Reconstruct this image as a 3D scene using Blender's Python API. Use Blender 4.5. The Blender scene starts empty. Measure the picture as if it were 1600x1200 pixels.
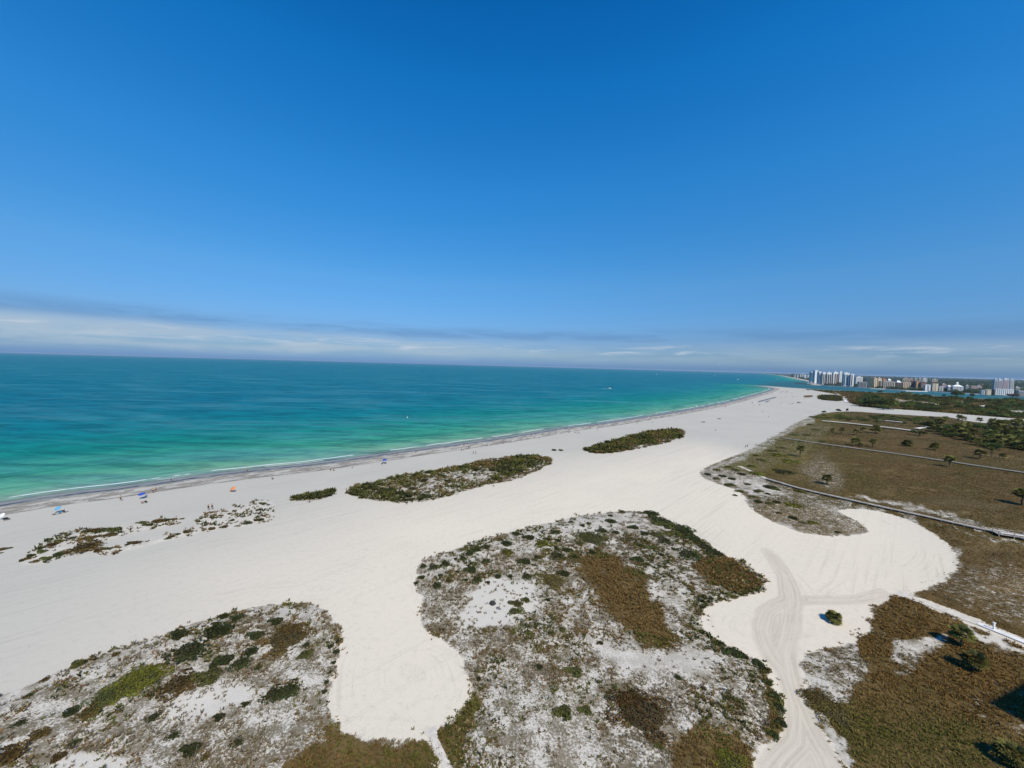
import bpy, math, random
import numpy as np
from mathutils import Matrix, Vector, Euler
R = math.radians
random.seed(7); rng = np.random.default_rng(11)
scene = bpy.context.scene
col = scene.collection

# ---------------------------------------------------------------- camera
F = 610.0; H = 45.0                     # focal length in px of the 1600 px wide photograph, eye height in m
PITCH = math.atan2(28.4, F); ROLL = math.atan(0.0267)
cam_d = bpy.data.cameras.new('camera'); cam = bpy.data.objects.new('camera', cam_d); col.objects.link(cam)
cam_d.sensor_width = 36; cam_d.lens = 36 * F / 1600; cam_d.clip_start = 0.5; cam_d.clip_end = 150000
CR = Euler((R(90) - PITCH, 0, 0)).to_matrix() @ Matrix.Rotation(ROLL, 3, 'Z')
cam.matrix_world = Matrix.Translation((0, 0, H)) @ CR.to_4x4()
scene.camera = cam
CRn = np.array(CR)

# ---------------------------------------------------------------- light and exposure
SUN_AZ = Vector((0.44, -0.90)).normalized(); SUN_EL = R(50)
sd = Vector((SUN_AZ.x * math.cos(SUN_EL), SUN_AZ.y * math.cos(SUN_EL), math.sin(SUN_EL)))
sl = bpy.data.lights.new('sun', 'SUN'); sl.energy = 5.0; sl.angle = R(0.5); sl.color = (1, 0.89, 0.71)
so = bpy.data.objects.new('sun', sl); col.objects.link(so); so.rotation_euler = sd.to_track_quat('Z', 'Y').to_euler()
so.location = (0, -50, 200)
scene.view_settings.view_transform = 'Standard'; scene.view_settings.look = 'None'
scene.view_settings.exposure = 0.0; scene.view_settings.gamma = 1.0
scene.cycles.max_bounces = 6; scene.cycles.diffuse_bounces = 2; scene.cycles.transparent_max_bounces = 8

W = bpy.data.worlds.new('World'); scene.world = W; W.use_nodes = True
class NT:
    """tiny helper for building node trees"""
    def __init__(s, tree): s.t = tree; s.n = tree.nodes; s.l = tree.links
    def node(s, typ, **kw):
        n = s.n.new(typ)
        for k, v in kw.items(): setattr(n, k, v)
        return n
    def put(s, sock, v):
        if hasattr(v, 'is_linked') or isinstance(v, bpy.types.NodeSocket): s.l.new(v, sock)
        elif v is not None:
            if sock.type == 'RGBA' and len(v) == 3: v = (*v, 1)
            sock.default_value = v
    def math(s, op, a, b=None, c=None, clamp=False):
        n = s.node('ShaderNodeMath', operation=op, use_clamp=clamp); s.put(n.inputs[0], a)
        if b is not None: s.put(n.inputs[1], b)
        if c is not None: s.put(n.inputs[2], c)
        return n.outputs[0]
    def mr(s, v, a, b, c=0.0, d=1.0, smooth=True):
        n = s.node('ShaderNodeMapRange'); n.interpolation_type = 'SMOOTHSTEP' if smooth else 'LINEAR'; n.clamp = True
        for i, q in enumerate((v, a, b, c, d)): s.put(n.inputs[i], q)
        return n.outputs[0]
    def mix(s, f, a, b, blend='MIX'):
        n = s.node('ShaderNodeMix', data_type='RGBA', blend_type=blend, clamp_factor=True)
        s.put(n.inputs[0], f); s.put(n.inputs[6], a); s.put(n.inputs[7], b); return n.outputs[2]
    def attr(s, name): n = s.node('ShaderNodeAttribute', attribute_name=name); return n
    def noise(s, vec, scale, detail=3, rough=0.55, dist=0.0):
        n = s.node('ShaderNodeTexNoise'); 
        if vec is not None: s.l.new(vec, n.inputs['Vector'])
        s.put(n.inputs['Scale'], scale); s.put(n.inputs['Detail'], float(detail)); s.put(n.inputs['Roughness'], rough); s.put(n.inputs['Distortion'], dist)
        return n.outputs['Fac']
    def ramp(s, f, stops, interp='LINEAR'):
        n = s.node('ShaderNodeValToRGB'); cr = n.color_ramp; cr.interpolation = interp
        while len(cr.elements) < len(stops): cr.elements.new(0.5)
        for e, (p, c) in zip(cr.elements, stops): e.position = p; e.color = (*c, 1)
        s.put(n.inputs[0], f); return n.outputs[0]
    def xyz(s, v): n = s.node('ShaderNodeSeparateXYZ'); s.l.new(v, n.inputs[0]); return n.outputs
    def comb(s, x, y, z=0.0):
        n = s.node('ShaderNodeCombineXYZ'); s.put(n.inputs[0], x); s.put(n.inputs[1], y); s.put(n.inputs[2], z); return n.outputs[0]
def lin(r, g, b): return tuple(((c / 255 + 0.055) / 1.055) ** 2.4 if c > 10 else c / 255 / 12.92 for c in (r, g, b))

w = NT(W.node_tree); W.node_tree.nodes.clear()
sky = w.node('ShaderNodeTexSky', sky_type='NISHITA', sun_disc=False)
sky.sun_elevation = SUN_EL; sky.sun_rotation = math.atan2(SUN_AZ.x, SUN_AZ.y)
sky.altitude = 0; sky.air_density = 1.0; sky.dust_density = 0.6; sky.ozone_density = 3.0
hs = w.node('ShaderNodeHueSaturation'); w.l.new(sky.outputs[0], hs.inputs['Color']); hs.inputs['Saturation'].default_value = 1.25; hs.inputs['Hue'].default_value = 0.49
hs.inputs['Value'].default_value = 1.35
tc = w.node('ShaderNodeTexCoord'); dx, dy_, dz = w.xyz(tc.outputs['Generated'])
elev = w.math('MULTIPLY', w.math('ARCSINE', dz), 57.2958)           # degrees above the horizon
azim = w.math('MULTIPLY', w.math('ARCTAN2', dx, dy_), 57.2958)      # degrees right of the view axis
# a low, thin deck of stratus along the horizon: a real layer some degrees high, all round
el2 = w.math('ADD', elev, w.math('MULTIPLY', w.math('SUBTRACT', w.noise(w.comb(w.math('MULTIPLY', azim, 0.055), 0.0, 2.0), 1.0, 2), 0.5), 1.6))
n1 = w.noise(w.comb(w.math('MULTIPLY', azim, 0.085), w.math('MULTIPLY', elev, 0.75), 5.3), 1.0, 6, 0.6, 0.3)
n2 = w.noise(w.comb(w.math('MULTIPLY', azim, 0.15), w.math('MULTIPLY', elev, 1.5), 9.1), 1.0, 6, 0.6, 0.5)
band = w.math('MULTIPLY', w.mr(el2, 0.2, 1.6), w.mr(el2, 4.4, 2.6))
left = w.mr(azim, 8.0, -38.0, 0.38, 1.0)
a1 = w.math('MULTIPLY', w.math('MULTIPLY', band, w.mr(n1, 0.30, 0.62)), w.math('MULTIPLY', left, 0.95), clamp=True)
dark = w.math('MULTIPLY', w.math('MULTIPLY', w.mr(el2, 3.1, 4.1), w.mr(el2, 5.9, 4.3)), w.mr(n1, 0.38, 0.60, 0.12, 0.55), clamp=True)
puff = w.math('MULTIPLY', w.math('MULTIPLY', w.mr(el2, 1.5, 2.4), w.mr(el2, 3.6, 2.8)), w.mr(n2, 0.50, 0.70, 0.0, 0.6), clamp=True)
deep = w.mr(elev, 2.0, 48.0, 1.0, 0.0, False)
K = 1.0 / 0.15
def kc(c): return tuple(x * K for x in lin(*c))
base = w.mix(1.0, hs.outputs[0], w.ramp(w.mr(elev, 0.0, 45.0, 0.0, 1.0, False), [(p_, tuple(q_ * .733 / 1.35 for q_ in c_)) for p_, c_ in [(0, (0.28, 0.55, 1.30)), (0.035, (0.38, 0.58, 1.0)), (0.075, (0.42, 0.58, .95)), (0.25, (.60, .89, 1.16)), (.53, (.40, 1.15, 1.55)), (.77, (.16, 1.12, 1.64)), (.93, (.08, .95, 1.5)), (1.0, (.06, .90, 1.5))]]), 'MULTIPLY')
c1 = w.mix(dark, base, kc((96, 140, 190)))
c1 = w.mix(w.math('MULTIPLY', a1, .95), c1, kc((172, 192, 210)))
c1 = w.mix(puff, c1, kc((200, 210, 222)))
bg = w.node('ShaderNodeBackground'); w.l.new(c1, bg.inputs[0]); bg.inputs[1].default_value = 0.15
wo = w.node('ShaderNodeOutputWorld'); w.l.new(bg.outputs[0], wo.inputs[0])

# ---------------------------------------------------------------- photo pixel -> ground
def P(px, py, z=0.0):
    v = np.array([(px - 800) / F, -(py - 600) / F, -1.0]); d = CRn @ v
    t = (z - H) / d[2]
    return np.array([d[0] * t, d[1] * t, z])
def PP(pts, z=0.0): return np.array([P(x, y, z)[:2] for x, y in pts])
def topix(x, y, z=0.0):
    x = np.asarray(x, float); y = np.asarray(y, float)
    v = np.stack([x, y, np.zeros_like(x) + z - H], -1) @ CRn
    dz_ = np.where(v[..., 2] < -1e-3, -v[..., 2], 1e-3)
    return 800 + F * v[..., 0] / dz_, 600 - F * v[..., 1] / dz_
def mpp(x, y): return math.hypot(y, H) / F       # metres per px at a ground point

def sdf(poly, x, y, lim=None):
    """signed distance to a polygon, positive inside"""
    x = x.ravel(); y = y.ravel(); out = np.full(x.shape, -1e6)
    poly = np.asarray(poly, float)
    if lim is not None:
        m = (x > poly[:, 0].min() - lim) & (x < poly[:, 0].max() + lim) & (y > poly[:, 1].min() - lim) & (y < poly[:, 1].max() + lim)
        idx = np.nonzero(m)[0]
    else: idx = np.arange(len(x))
    qx, qy = x[idx], y[idx]; d = np.full(qx.shape, 1e18); ins = np.zeros(qx.shape, bool)
    n = len(poly)
    for i in range(n):
        ax, ay = poly[i]; bx, by = poly[(i + 1) % n]
        ex, ey = bx - ax, by - ay; L = ex * ex + ey * ey + 1e-12
        t = np.clip(((qx - ax) * ex + (qy - ay) * ey) / L, 0, 1)
        d = np.minimum(d, (qx - ax - t * ex) ** 2 + (qy - ay - t * ey) ** 2)
        if ay != by:
            c = (ay > qy) != (by > qy)
            ins ^= c & (qx < (bx - ax) * (qy - ay) / (by - ay) + ax)
    d = np.sqrt(d); out[idx] = np.where(ins, d, -d)
    return out
def smooth_poly(pts, it=2, closed=True):
    p = np.asarray(pts, float)
    for _ in range(it):
        q = np.roll(p, -1, 0) if closed else p[1:]
        a = p if closed else p[:-1]
        n = np.empty((2 * len(a), 2)); n[0::2] = a * .75 + q * .25; n[1::2] = a * .25 + q * .75
        if not closed: n = np.vstack([p[:1], n, p[-1:]])
        p = n
    return p
_perm = rng.random((256, 256))
def vnoise(x, y, s, seed=0):
    x = np.asarray(x) / s + seed * 17.3; y = np.asarray(y) / s + seed * 9.7
    xi = np.floor(x).astype(int); yi = np.floor(y).astype(int); fx = x - xi; fy = y - yi
    fx = fx * fx * (3 - 2 * fx); fy = fy * fy * (3 - 2 * fy)
    g = lambda a, b: _perm[a & 255, b & 255]
    return (g(xi, yi) * (1 - fx) + g(xi + 1, yi) * fx) * (1 - fy) + (g(xi, yi + 1) * (1 - fx) + g(xi + 1, yi + 1) * fx) * fy
def fbm(x, y, s, oct=4, seed=0):
    t = 0; a = 1; tot = 0
    for o in range(oct): t = t + a * vnoise(x, y, s / 2 ** o, seed + o); tot += a; a *= .55
    return t / tot
def sst(x, a, b): t = np.clip((x - a) / (b - a), 0, 1); return t * t * (3 - 2 * t)

# ---------------------------------------------------------------- outlines traced on the ground
near_land = [(-700, 925), (-300, 835), (0, 788), (100, 772), (200, 761), (300, 746), (400, 734), (500, 724), (600, 709.5), (700, 696), (800, 682.5), (880, 668.5), (930, 663.5), (1000, 652.5),
             (1060, 643), (1105, 635), (1150, 625.5), (1173, 619), (1195, 613), (1207, 609), (1209, 606.5), (1200, 604.8), (1184, 603), (1186, 602.4), (1200, 603.2), (1225, 605), (1262, 607.5), (1300, 609.6), (1350, 612),
             (1420, 614.5), (1475, 620), (1530, 623), (1600, 624), (1700, 630), (2300, 660)]
nl = np.vstack([smooth_poly(PP(near_land), 1, False), [[900, -900], [-900, -900]]])
far_land = [(1219, 586.6), (1235, 590), (1250, 593.3), (1266, 596.8), (1266, 601.3), (1282, 602.2), (1300, 603.2), (1331, 605.2), (1360, 607.2), (1384, 608.2), (1415, 611), (1450, 612), (1488, 614),
            (1504, 615), (1550, 617.2), (1600, 620.4), (1750, 629), (2300, 655)]
fl = np.vstack([PP(far_land), [[9000, 2500], [30000, 30000], [12000, 50000]], PP([(1150, 582.2), (1190, 583.6)])])
def shore_s(x, y): return np.maximum(sdf(nl, x, y), sdf(fl, x, y))

SCR = {}
SCR['A'] = [(-500, 1200), (-200, 1125), (0, 1085), (40, 1075), (70, 1060), (100, 1045), (140, 1030), (170, 1018), (230, 1000), (270, 985), (320, 968), (360, 958), (400, 948), (450, 943), (495, 943), (510, 955),
            (525, 975), (535, 995), (533, 1010), (525, 1035), (517, 1060), (513, 1085), (512, 1105), (520, 1125), (535, 1142), (560, 1153), (600, 1158), (640, 1157), (666, 1153), (676, 1168), (690, 1200), (720, 1260), (760, 1400), (-500, 1400)]
SCR['B'] = [(651, 893), (655, 880), (680, 866), (710, 860), (740, 846), (770, 838), (800, 832), (830, 822), (870, 815), (900, 806), (940, 802), (975, 798), (1010, 800), (1030, 808), (1050, 815), (1070, 828),
            (1080, 840), (1100, 850), (1120, 862), (1140, 872), (1160, 878), (1180, 892), (1197, 908), (1190, 922), (1175, 930), (1150, 934), (1125, 938), (1105, 947), (1094, 960), (1097, 978), (1110, 992), (1130, 1005),
            (1150, 1017), (1170, 1024), (1190, 1035), (1200, 1050), (1207, 1070), (1215, 1088), (1224, 1110), (1224, 1135), (1215, 1150), (1200, 1158), (1180, 1170), (1178, 1200), (1180, 1400), (800, 1400), (735, 1260), (703, 1200),
            (685, 1165), (676, 1146), (690, 1137), (715, 1117), (733, 1097), (738, 1075), (730, 1050), (722, 1030), (712, 1015), (700, 1007), (686, 1001), (672, 987), (660, 975), (655, 965), (660, 945), (655, 930), (650, 912)]
SCR['C'] = [(1248, 1031), (1262, 1022), (1291, 1017), (1319, 1008), (1347, 997), (1358, 987), (1361, 976), (1365, 953), (1375, 944), (1395, 934), (1403, 932), (1431, 939), (1459, 953), (1501, 970), (1544, 988), (1600, 1013), (1750, 1080), (2000, 1400),
            (1450, 1400), (1360, 1270), (1324, 1198), (1307, 1175), (1291, 1147), (1274, 1119), (1262, 1088), (1257, 1066)]
SCR['D'] = [(1091, 740), (1100, 732), (1115, 725), (1140, 715), (1165, 706), (1180, 698), (1198, 688), (1215, 680), (1225, 672), (1240, 663), (1255, 656), (1270, 650), (1290, 645), (1330, 642.5), (1375, 646), (1440, 650), (1487, 652), (1512, 659), (1600, 666),
            (1800, 682), (2200, 715), (2200, 1250), (1750, 1060), (1600, 998), (1560, 981), (1520, 964), (1480, 949), (1440, 934), (1424, 929), (1440, 923), (1460, 915), (1480, 905), (1495, 890), (1497, 875), (1490, 860), (1475, 845), (1450, 828), (1420, 812),
            (1380, 800), (1345, 795), (1318, 795), (1310, 800), (1325, 807), (1345, 818), (1357, 828), (1350, 835), (1310, 838), (1275, 836), (1250, 832), (1225, 822), (1200, 812), (1180, 800), (1165, 785), (1165, 775), (1150, 765), (1125, 757), (1105, 750)]
SCR['E1'] = [(908, 703), (930, 697), (955, 690), (985, 681), (1020, 673), (1050, 671), (1068, 673), (1070, 680), (1060, 687), (1035, 694), (1000, 700), (965, 707), (935, 710)]
SCR['E2'] = [(540, 772), (545, 762), (560, 756), (590, 752), (620, 744), (660, 737), (700, 732), (740, 722), (790, 714), (830, 711), (860, 715), (863, 722), (850, 730), (820, 745), (795, 752), (750, 760), (720, 770), (690, 778), (650, 787), (610, 785), (570, 780)]
SCR['E3'] = [(452, 780), (465, 775), (490, 769), (520, 764), (527, 767), (515, 776), (495, 782), (470, 783)]
SCR['F1'] = [(1277, 620), (1290, 618), (1312, 619), (1318, 624), (1312, 627), (1294, 626), (1282, 624)]
SCR['F2'] = [(1254, 618.5), (1262, 617.5), (1271, 617.5), (1270, 620.5), (1258, 621.5)]
SCR['F3'] = [(1264, 608.6), (1300, 610.8), (1350, 613), (1420, 616), (1475, 621), (1530, 624), (1600, 625), (1750, 634), (2200, 662), (2200, 700), (1800, 672), (1600, 655), (1475, 645), (1425, 641), (1350, 636), (1330, 630), (1318, 620), (1308, 616), (1290, 613)]
SCR['F4'] = [(1322, 621), (1342, 620), (1352, 628), (1348, 634), (1330, 629)]
SCR['G1'] = [(25, 882), (50, 862), (75, 840), (118, 828), (200, 820), (245, 811), (290, 807), (280, 818), (240, 828), (190, 836), (130, 862), (90, 874), (50, 884)]
SCR['G2'] = [(143, 870), (165, 854), (190, 850), (230, 843), (285, 828), (320, 820), (335, 822), (300, 838), (250, 848), (200, 862)]
SCR['G3'] = [(300, 812), (330, 800), (370, 792), (395, 783), (430, 782), (430, 793), (425, 812), (400, 820), (350, 828), (315, 832), (310, 818)]
SCRW = {k: smooth_poly(PP(v), 1) for k, v in SCR.items()}
SCRW['F3'] = PP(SCR['F3'])

# painter zones in traced coordinates: outline, softness, tuft density, weights (grey, brown, green, dark, rust, straw), soil tint, relative size
Z = []
def zone(pts, soft, dens, wts, soil, size=1.0): Z.append((np.array(pts, float), soft, dens, wts, soil, size))
zone([(-600, 560), (2300, 600), (2300, 1500), (-600, 1500)], 1, .78, (4, 2, 1.6, .8, .3, .4), .24)
# A
zone([(230, 1010), (420, 955), (500, 960), (530, 1010), (505, 1050), (380, 1060), (180, 1150), (60, 1130)], 30, .62, (3, 2, 2, 1.2, .3, .3), .12)
zone([(0, 1090), (200, 1015), (330, 968), (330, 985), (210, 1035), (0, 1110)], 14, .30, (4, 1, 1, .5, 0, 0), .0)
zone([(270, 1085), (330, 1068), (400, 1075), (390, 1100), (330, 1130), (270, 1135)], 14, .10, (4, 1, 1, .3, 0, 0), 0)
zone([(90, 1185), (180, 1178), (210, 1200), (90, 1215)], 12, .1, (4, 1, 1, .3, 0, 0), 0)
zone([(420, 950), (500, 945), (510, 975), (470, 968), (430, 972)], 10, .30, (4, 1, 2, .5, 0, 0), 0)
zone([(515, 1112), (540, 1150), (600, 1164), (665, 1158), (700, 1220), (740, 1400), (380, 1400), (440, 1200), (500, 1160)], 12, 1.5, (0, 3, 5, 1, 0, .5), .85, .9)
zone([(500, 1090), (516, 1085), (520, 1130), (505, 1150), (495, 1120)], 8, 1.1, (2, 2, 3, 2, 0, 0), .3)
# B
zone([(720, 925), (760, 905), (835, 910), (850, 925), (800, 985), (730, 992), (705, 965)], 10, .07, (3, 1, 1, 1, 0, 0), 0)
zone([(655, 930), (740, 920), (700, 990), (660, 975)], 12, .85, (7, 1.5, 1, .6, 0, 0), .25)
zone([(735, 985), (800, 988), (862, 968), (868, 976), (810, 997), (735, 996)], 4, 1.3, (1, 1, 5, 2, 0, 0), .35)
zone([(870, 920), (930, 920), (990, 1010), (960, 1030), (870, 990)], 20, .62, (2.5, 4, 1.2, .4, .5, .5), .22)
zone([(895, 870), (930, 862), (965, 870), (990, 900), (1015, 930), (1045, 970), (1055, 995), (1042, 1014), (1015, 1020), (1000, 1005), (980, 982), (955, 955), (925, 930), (900, 900)], 15, 1.45, (.3, 6, 2.2, .3, .6, .4), .85)
zone([(1080, 900), (1075, 890), (1100, 872), (1130, 868), (1155, 875), (1180, 890), (1198, 908), (1190, 924), (1165, 929), (1135, 925), (1108, 917)], 8, 1.7, (.4, 6, .7, .3, 1, .2), .9)
zone([(1000, 880), (1075, 880), (1080, 930), (1060, 990), (1035, 960), (1010, 920)], 10, .50, (4, 1, 1.5, 1, 0, 0), .0)
zone([(1070, 934), (1130, 930), (1190, 921), (1190, 930), (1150, 938), (1110, 947), (1096, 962), (1102, 985), (1130, 1003), (1120, 1008), (1090, 988), (1078, 960)], 4, 1.2, (1, 1.5, 4, 2.4, 0, 0), .35)
zone([(1120, 990), (1160, 1015), (1200, 1040), (1218, 1090), (1226, 1135), (1205, 1160), (1196, 1100), (1175, 1050), (1130, 1025)], 8, 1.0, (1.5, 1, 3, 3.5, .2, 0), .3)
zone([(930, 985), (1020, 1022), (1090, 1010), (1130, 1040), (1080, 1060), (980, 1045), (900, 1010)], 14, .36, (5, 1, 1, .4, 0, 0), 0)
zone([(1120, 1055), (1190, 1060), (1200, 1110), (1150, 1120)], 12, .72, (4, 1, 1, 1, 1.6, 0), .2)
zone([(1050, 1150), (1100, 1135), (1170, 1150), (1185, 1190), (1200, 1400), (1050, 1400)], 14, 1.4, (.6, 5, 2.2, .4, .4, .5), .75)
zone([(678, 1146), (715, 1115), (740, 1075), (762, 1085), (758, 1115), (735, 1150), (712, 1180), (735, 1260), (700, 1210)], 7, 1.4, (.2, 4, 4, .6, 0, .5), .8)
zone([(830, 1080), (930, 1070), (950, 1130), (900, 1170), (830, 1140)], 18, .75, (3, 2, 2.5, .8, 0, .5), .2)
zone([(655, 895), (700, 862), (800, 832), (975, 798), (1020, 808), (900, 850), (760, 880), (690, 905)], 8, .40, (3, .5, 2.0, 1.8, 0, 0), .05)
# C
zone([(1200, 980), (2100, 980), (2100, 1500), (1200, 1500)], 1, 1.5, (.2, 4, 4.2, .2, .2, 1.2), .85)
zone([(1400, 920), (1600, 980), (1700, 1070), (1500, 1060), (1360, 1000), (1350, 960)], 18, 1.5, (.5, 6, 1.2, .3, .6, .4), .85)
zone([(1246, 1030), (1300, 1012), (1345, 1005), (1365, 1040), (1350, 1075), (1320, 1090), (1285, 1075), (1255, 1060)], 8, .62, (6, .6, .6, .8, 0, 0), .05)
zone([(1262, 1066), (1292, 1062), (1330, 1085), (1320, 1105), (1280, 1080)], 8, .38, (5, .6, .6, .5, 0, 0), .0)
zone([(1385, 1040), (1405, 1010), (1450, 992), (1475, 1000), (1450, 1028), (1415, 1050)], 10, .42, (2, 3, 1, .2, 0, .6), .1)
zone([(1510, 982), (1545, 992), (1600, 1015), (1620, 1030), (1560, 1012), (1515, 1000)], 5, .15, (2, 1, 2, .2, 0, 0), 0)
zone([(1530, 1060), (1660, 1080), (1760, 1300), (1590, 1300), (1545, 1180), (1500, 1110)], 18, 1.1, (.8, 3.4, 2.4, .3, 0, 1.6), .62)  # dense cover and soil tint also darken the tower's shadow through the colour
zone([(1255, 1075), (1265, 1072), (1345, 1220), (1322, 1240)], 5, .35, (3, 2, 1.5, .5, 0, 0), .1)
# D
zone([(1086, 738), (1225, 672), (1290, 640), (2300, 700), (2300, 990), (1600, 850), (1350, 792), (1200, 756)], 1, 1.6, (.4, 6, 1.6, .3, .3, .6), .93)
zone([(1086, 738), (1225, 672), (1290, 640), (1330, 642), (1285, 690), (1262, 718), (1180, 745)], 10, 1.3, (.6, 1.5, 6, 1.4, 0, .8), .6)
zone([(1086, 740), (1165, 704), (1225, 668), (1290, 640), (1300, 643), (1238, 672), (1205, 696), (1150, 722), (1100, 742)], 4, .8, (2, 1, 4, 1.2, 0, .5), .16)
zone([(1240, 730), (1290, 700), (1310, 720), (1330, 760), (1320, 778), (1265, 765)], 16, 1.15, (1.6, 3, 1, .2, 0, 2), .52)
zone([(1330, 660), (1440, 668), (1480, 690), (1400, 692), (1330, 680)], 5, 1.2, (1, 4, .7, .3, .4, 1), .72)
zone([(1260, 648), (1300, 643), (1470, 655), (1480, 680), (1350, 668), (1280, 660)], 4, 1.5, (.2, 1, 6, 2, 0, .5), .95)
zone([(1290, 697), (1345, 703), (1600, 735), (2300, 800), (2300, 760), (1600, 705), (1500, 690), (1400, 685)], 10, 1.6, (.2, 5, 3, .6, .2, .4), .95)
zone([(1340, 725), (1450, 728), (1600, 755), (1600, 800), (1500, 790), (1400, 770), (1330, 745)], 25, 1.6, (.3, 6, 2, .8, .1, .2), .97)
zone([(1455, 762), (1500, 760), (1540, 768), (1500, 772)], 5, 1.5, (.2, 2, 3, 0, 0, 3), .7)
zone([(1430, 785), (1500, 775), (1590, 780), (1600, 810), (1540, 818), (1460, 800)], 12, 1.3, (2, 5, 1, .2, .2, 1.2), .7)
zone([(1091, 740), (1150, 733), (1210, 755), (1260, 770), (1330, 787), (1290, 800), (1360, 830), (1300, 842), (1200, 815), (1160, 780)], 4, 1.25, (5, 3, 2.4, .5, 0, .4), .50)
zone([(1100, 740), (1180, 745), (1230, 775), (1200, 785), (1165, 770), (1110, 752)], 8, .42, (3, 1, 1.6, 1.6, 0, .2), .0)
zone([(1250, 770), (1310, 783), (1330, 792), (1300, 800), (1355, 828), (1350, 836), (1310, 824), (1270, 800)], 7, .95, (4, 4, 1, .5, .6, .2), .45)
zone([(1360, 800), (1420, 806), (1500, 830), (1600, 855), (2300, 1010), (2300, 1200), (1600, 1000), (1430, 930), (1490, 890)], 4, 1.4, (.3, 5, 3, .3, .2, .6), .9)
zone([(1395, 800), (1440, 815), (1500, 862), (1498, 892), (1460, 920), (1430, 930), (1470, 905), (1488, 880), (1470, 850), (1420, 820)], 4, .8, (4, 2, 2, .5, 0, .2), .3)
zone([(1440, 925), (1500, 880), (1600, 870), (1650, 1000), (1560, 975)], 22, 1.15, (1.2, 3, 3, .4, 0, 1), .55)
zone([(1320, 783), (1360, 786), (1500, 818), (1600, 842), (1600, 836), (1500, 808), (1400, 786), (1340, 778)], 3, .6, (4, 2, 1, .3, 0, .5), .25)
# E, F
zone([(535, 775), (545, 755), (860, 705), (870, 725), (740, 765), (640, 792)], 2, .95, (.8, 1.2, 4, 3.2, .2, .2), .12)
zone([(590, 762), (640, 762), (760, 735), (790, 742), (735, 762), (650, 778)], 5, .50, (1.6, 1, 2, 1.6, 0, 0), .02)
zone([(700, 730), (855, 708), (862, 722), (800, 728), (760, 734)], 4, 1.4, (.3, 3, 3, 2, .2, 0), .4)
zone([(900, 706), (950, 688), (1060, 668), (1075, 680), (1000, 705), (935, 714)], 2, 1.4, (.3, 1.6, 5, 2, 0, .3), .4)
zone([(975, 700), (1040, 688), (1066, 684), (1060, 690), (1000, 704), (960, 709)], 2, .4, (3, 1, 2, 1.5, 0, 0), .02)
zone([(0, 890), (0, 850), (440, 770), (440, 830), (200, 880)], 2, .28, (1, 3, 1.5, 3, .8, .2), .02)
zone([(445, 780), (525, 762), (530, 768), (500, 786)], 2, 1.5, (.3, 2.4, 3, 3, 0, 0), .4)
zone([(1250, 605), (1350, 607), (2300, 640), (2300, 706), (1475, 648), (1350, 639), (1250, 624)], 1, 1.3, (.5, 1.6, 5, 1.6, .1, .6), .7)
zone([(1400, 622), (1425, 625), (1470, 631), (1466, 635), (1420, 630), (1398, 627)], 1.5, .35, (1, 1, 1, 0, 0, 2), .1)
zone([(1490, 627), (1515, 629), (1518, 634), (1495, 633)], 2, .35, (1, 1, 1, 0, 0, 2), .1)
zone([(1530, 633), (1548, 635), (1548, 639), (1532, 638)], 1.5, .15, (1, 1, 1, 0, 0, 2), 0)
zone([(1560, 637), (1600, 642), (1600, 648), (1565, 642)], 1.5, .2, (1, 1, 1, 0, 0, 2), 0)
zone([(1375, 631), (1400, 630), (1410, 638), (1385, 640)], 2, .8, (1, 4, 1, 0, .3, 1), .5)
zone([(1266, 608), (1310, 610), (1330, 613), (1350, 620), (1350, 636), (1320, 628), (1300, 614)], 1.5, 1.2, (2, 5, 1, .6, .2, .3), .6)

def zeval(px, py):
    # uneven natural borders
    q_ = np.stack([fbm(px, py * 1.6, 26, 4, 41) - .5, fbm(px, py * 1.6, 26, 4, 57) - .5])
    far_ = np.clip((py - 585) / 250, .08, 1.0); px = px + q_[0] * 46 * far_; py = py + q_[1] * 26 * far_
    n = len(px); dens = np.zeros(n); wt = np.zeros((n, 6)); soil = np.zeros(n); size = np.ones(n)
    for poly, soft, d, wts, so_, sz in Z:
        s = sdf(poly, px, py, soft + 2); a = sst(s, -soft, soft)
        if not a.any(): continue
        dens = dens * (1 - a) + d * a; soil = soil * (1 - a) + so_ * a; size = size * (1 - a) + sz * a
        wt = wt * (1 - a[:, None]) + (np.array(wts) / sum(wts))[None] * a[:, None]
    return dens, wt, soil, size

def scrub_s(x, y):
    s = np.full(x.size, -1e6)
    for k, p in SCRW.items(): s = np.maximum(s, sdf(p, x, y, 60))
    return s
path_lines = []      # filled below; the ground stays flat along them
def height(x, y, sc, sh):
    """ground height from scrub distance and shore distance"""
    inl = sst(sc, .3, 5)
    h = inl * (0.45 * fbm(x, y, 14, 3, 3) + 0.16 * fbm(x, y, 3.1, 2, 8)) * .9
    h = h + sst(sc, -1, 1.5) * .04
    sea = np.where(sh < 14, -(14 - sh) * 0.022, 0.0)
    sea = np.maximum(sea, -3.0 + np.minimum(0, sh) * 0)
    return h + sea
WATER_Z = -0.38

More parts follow.
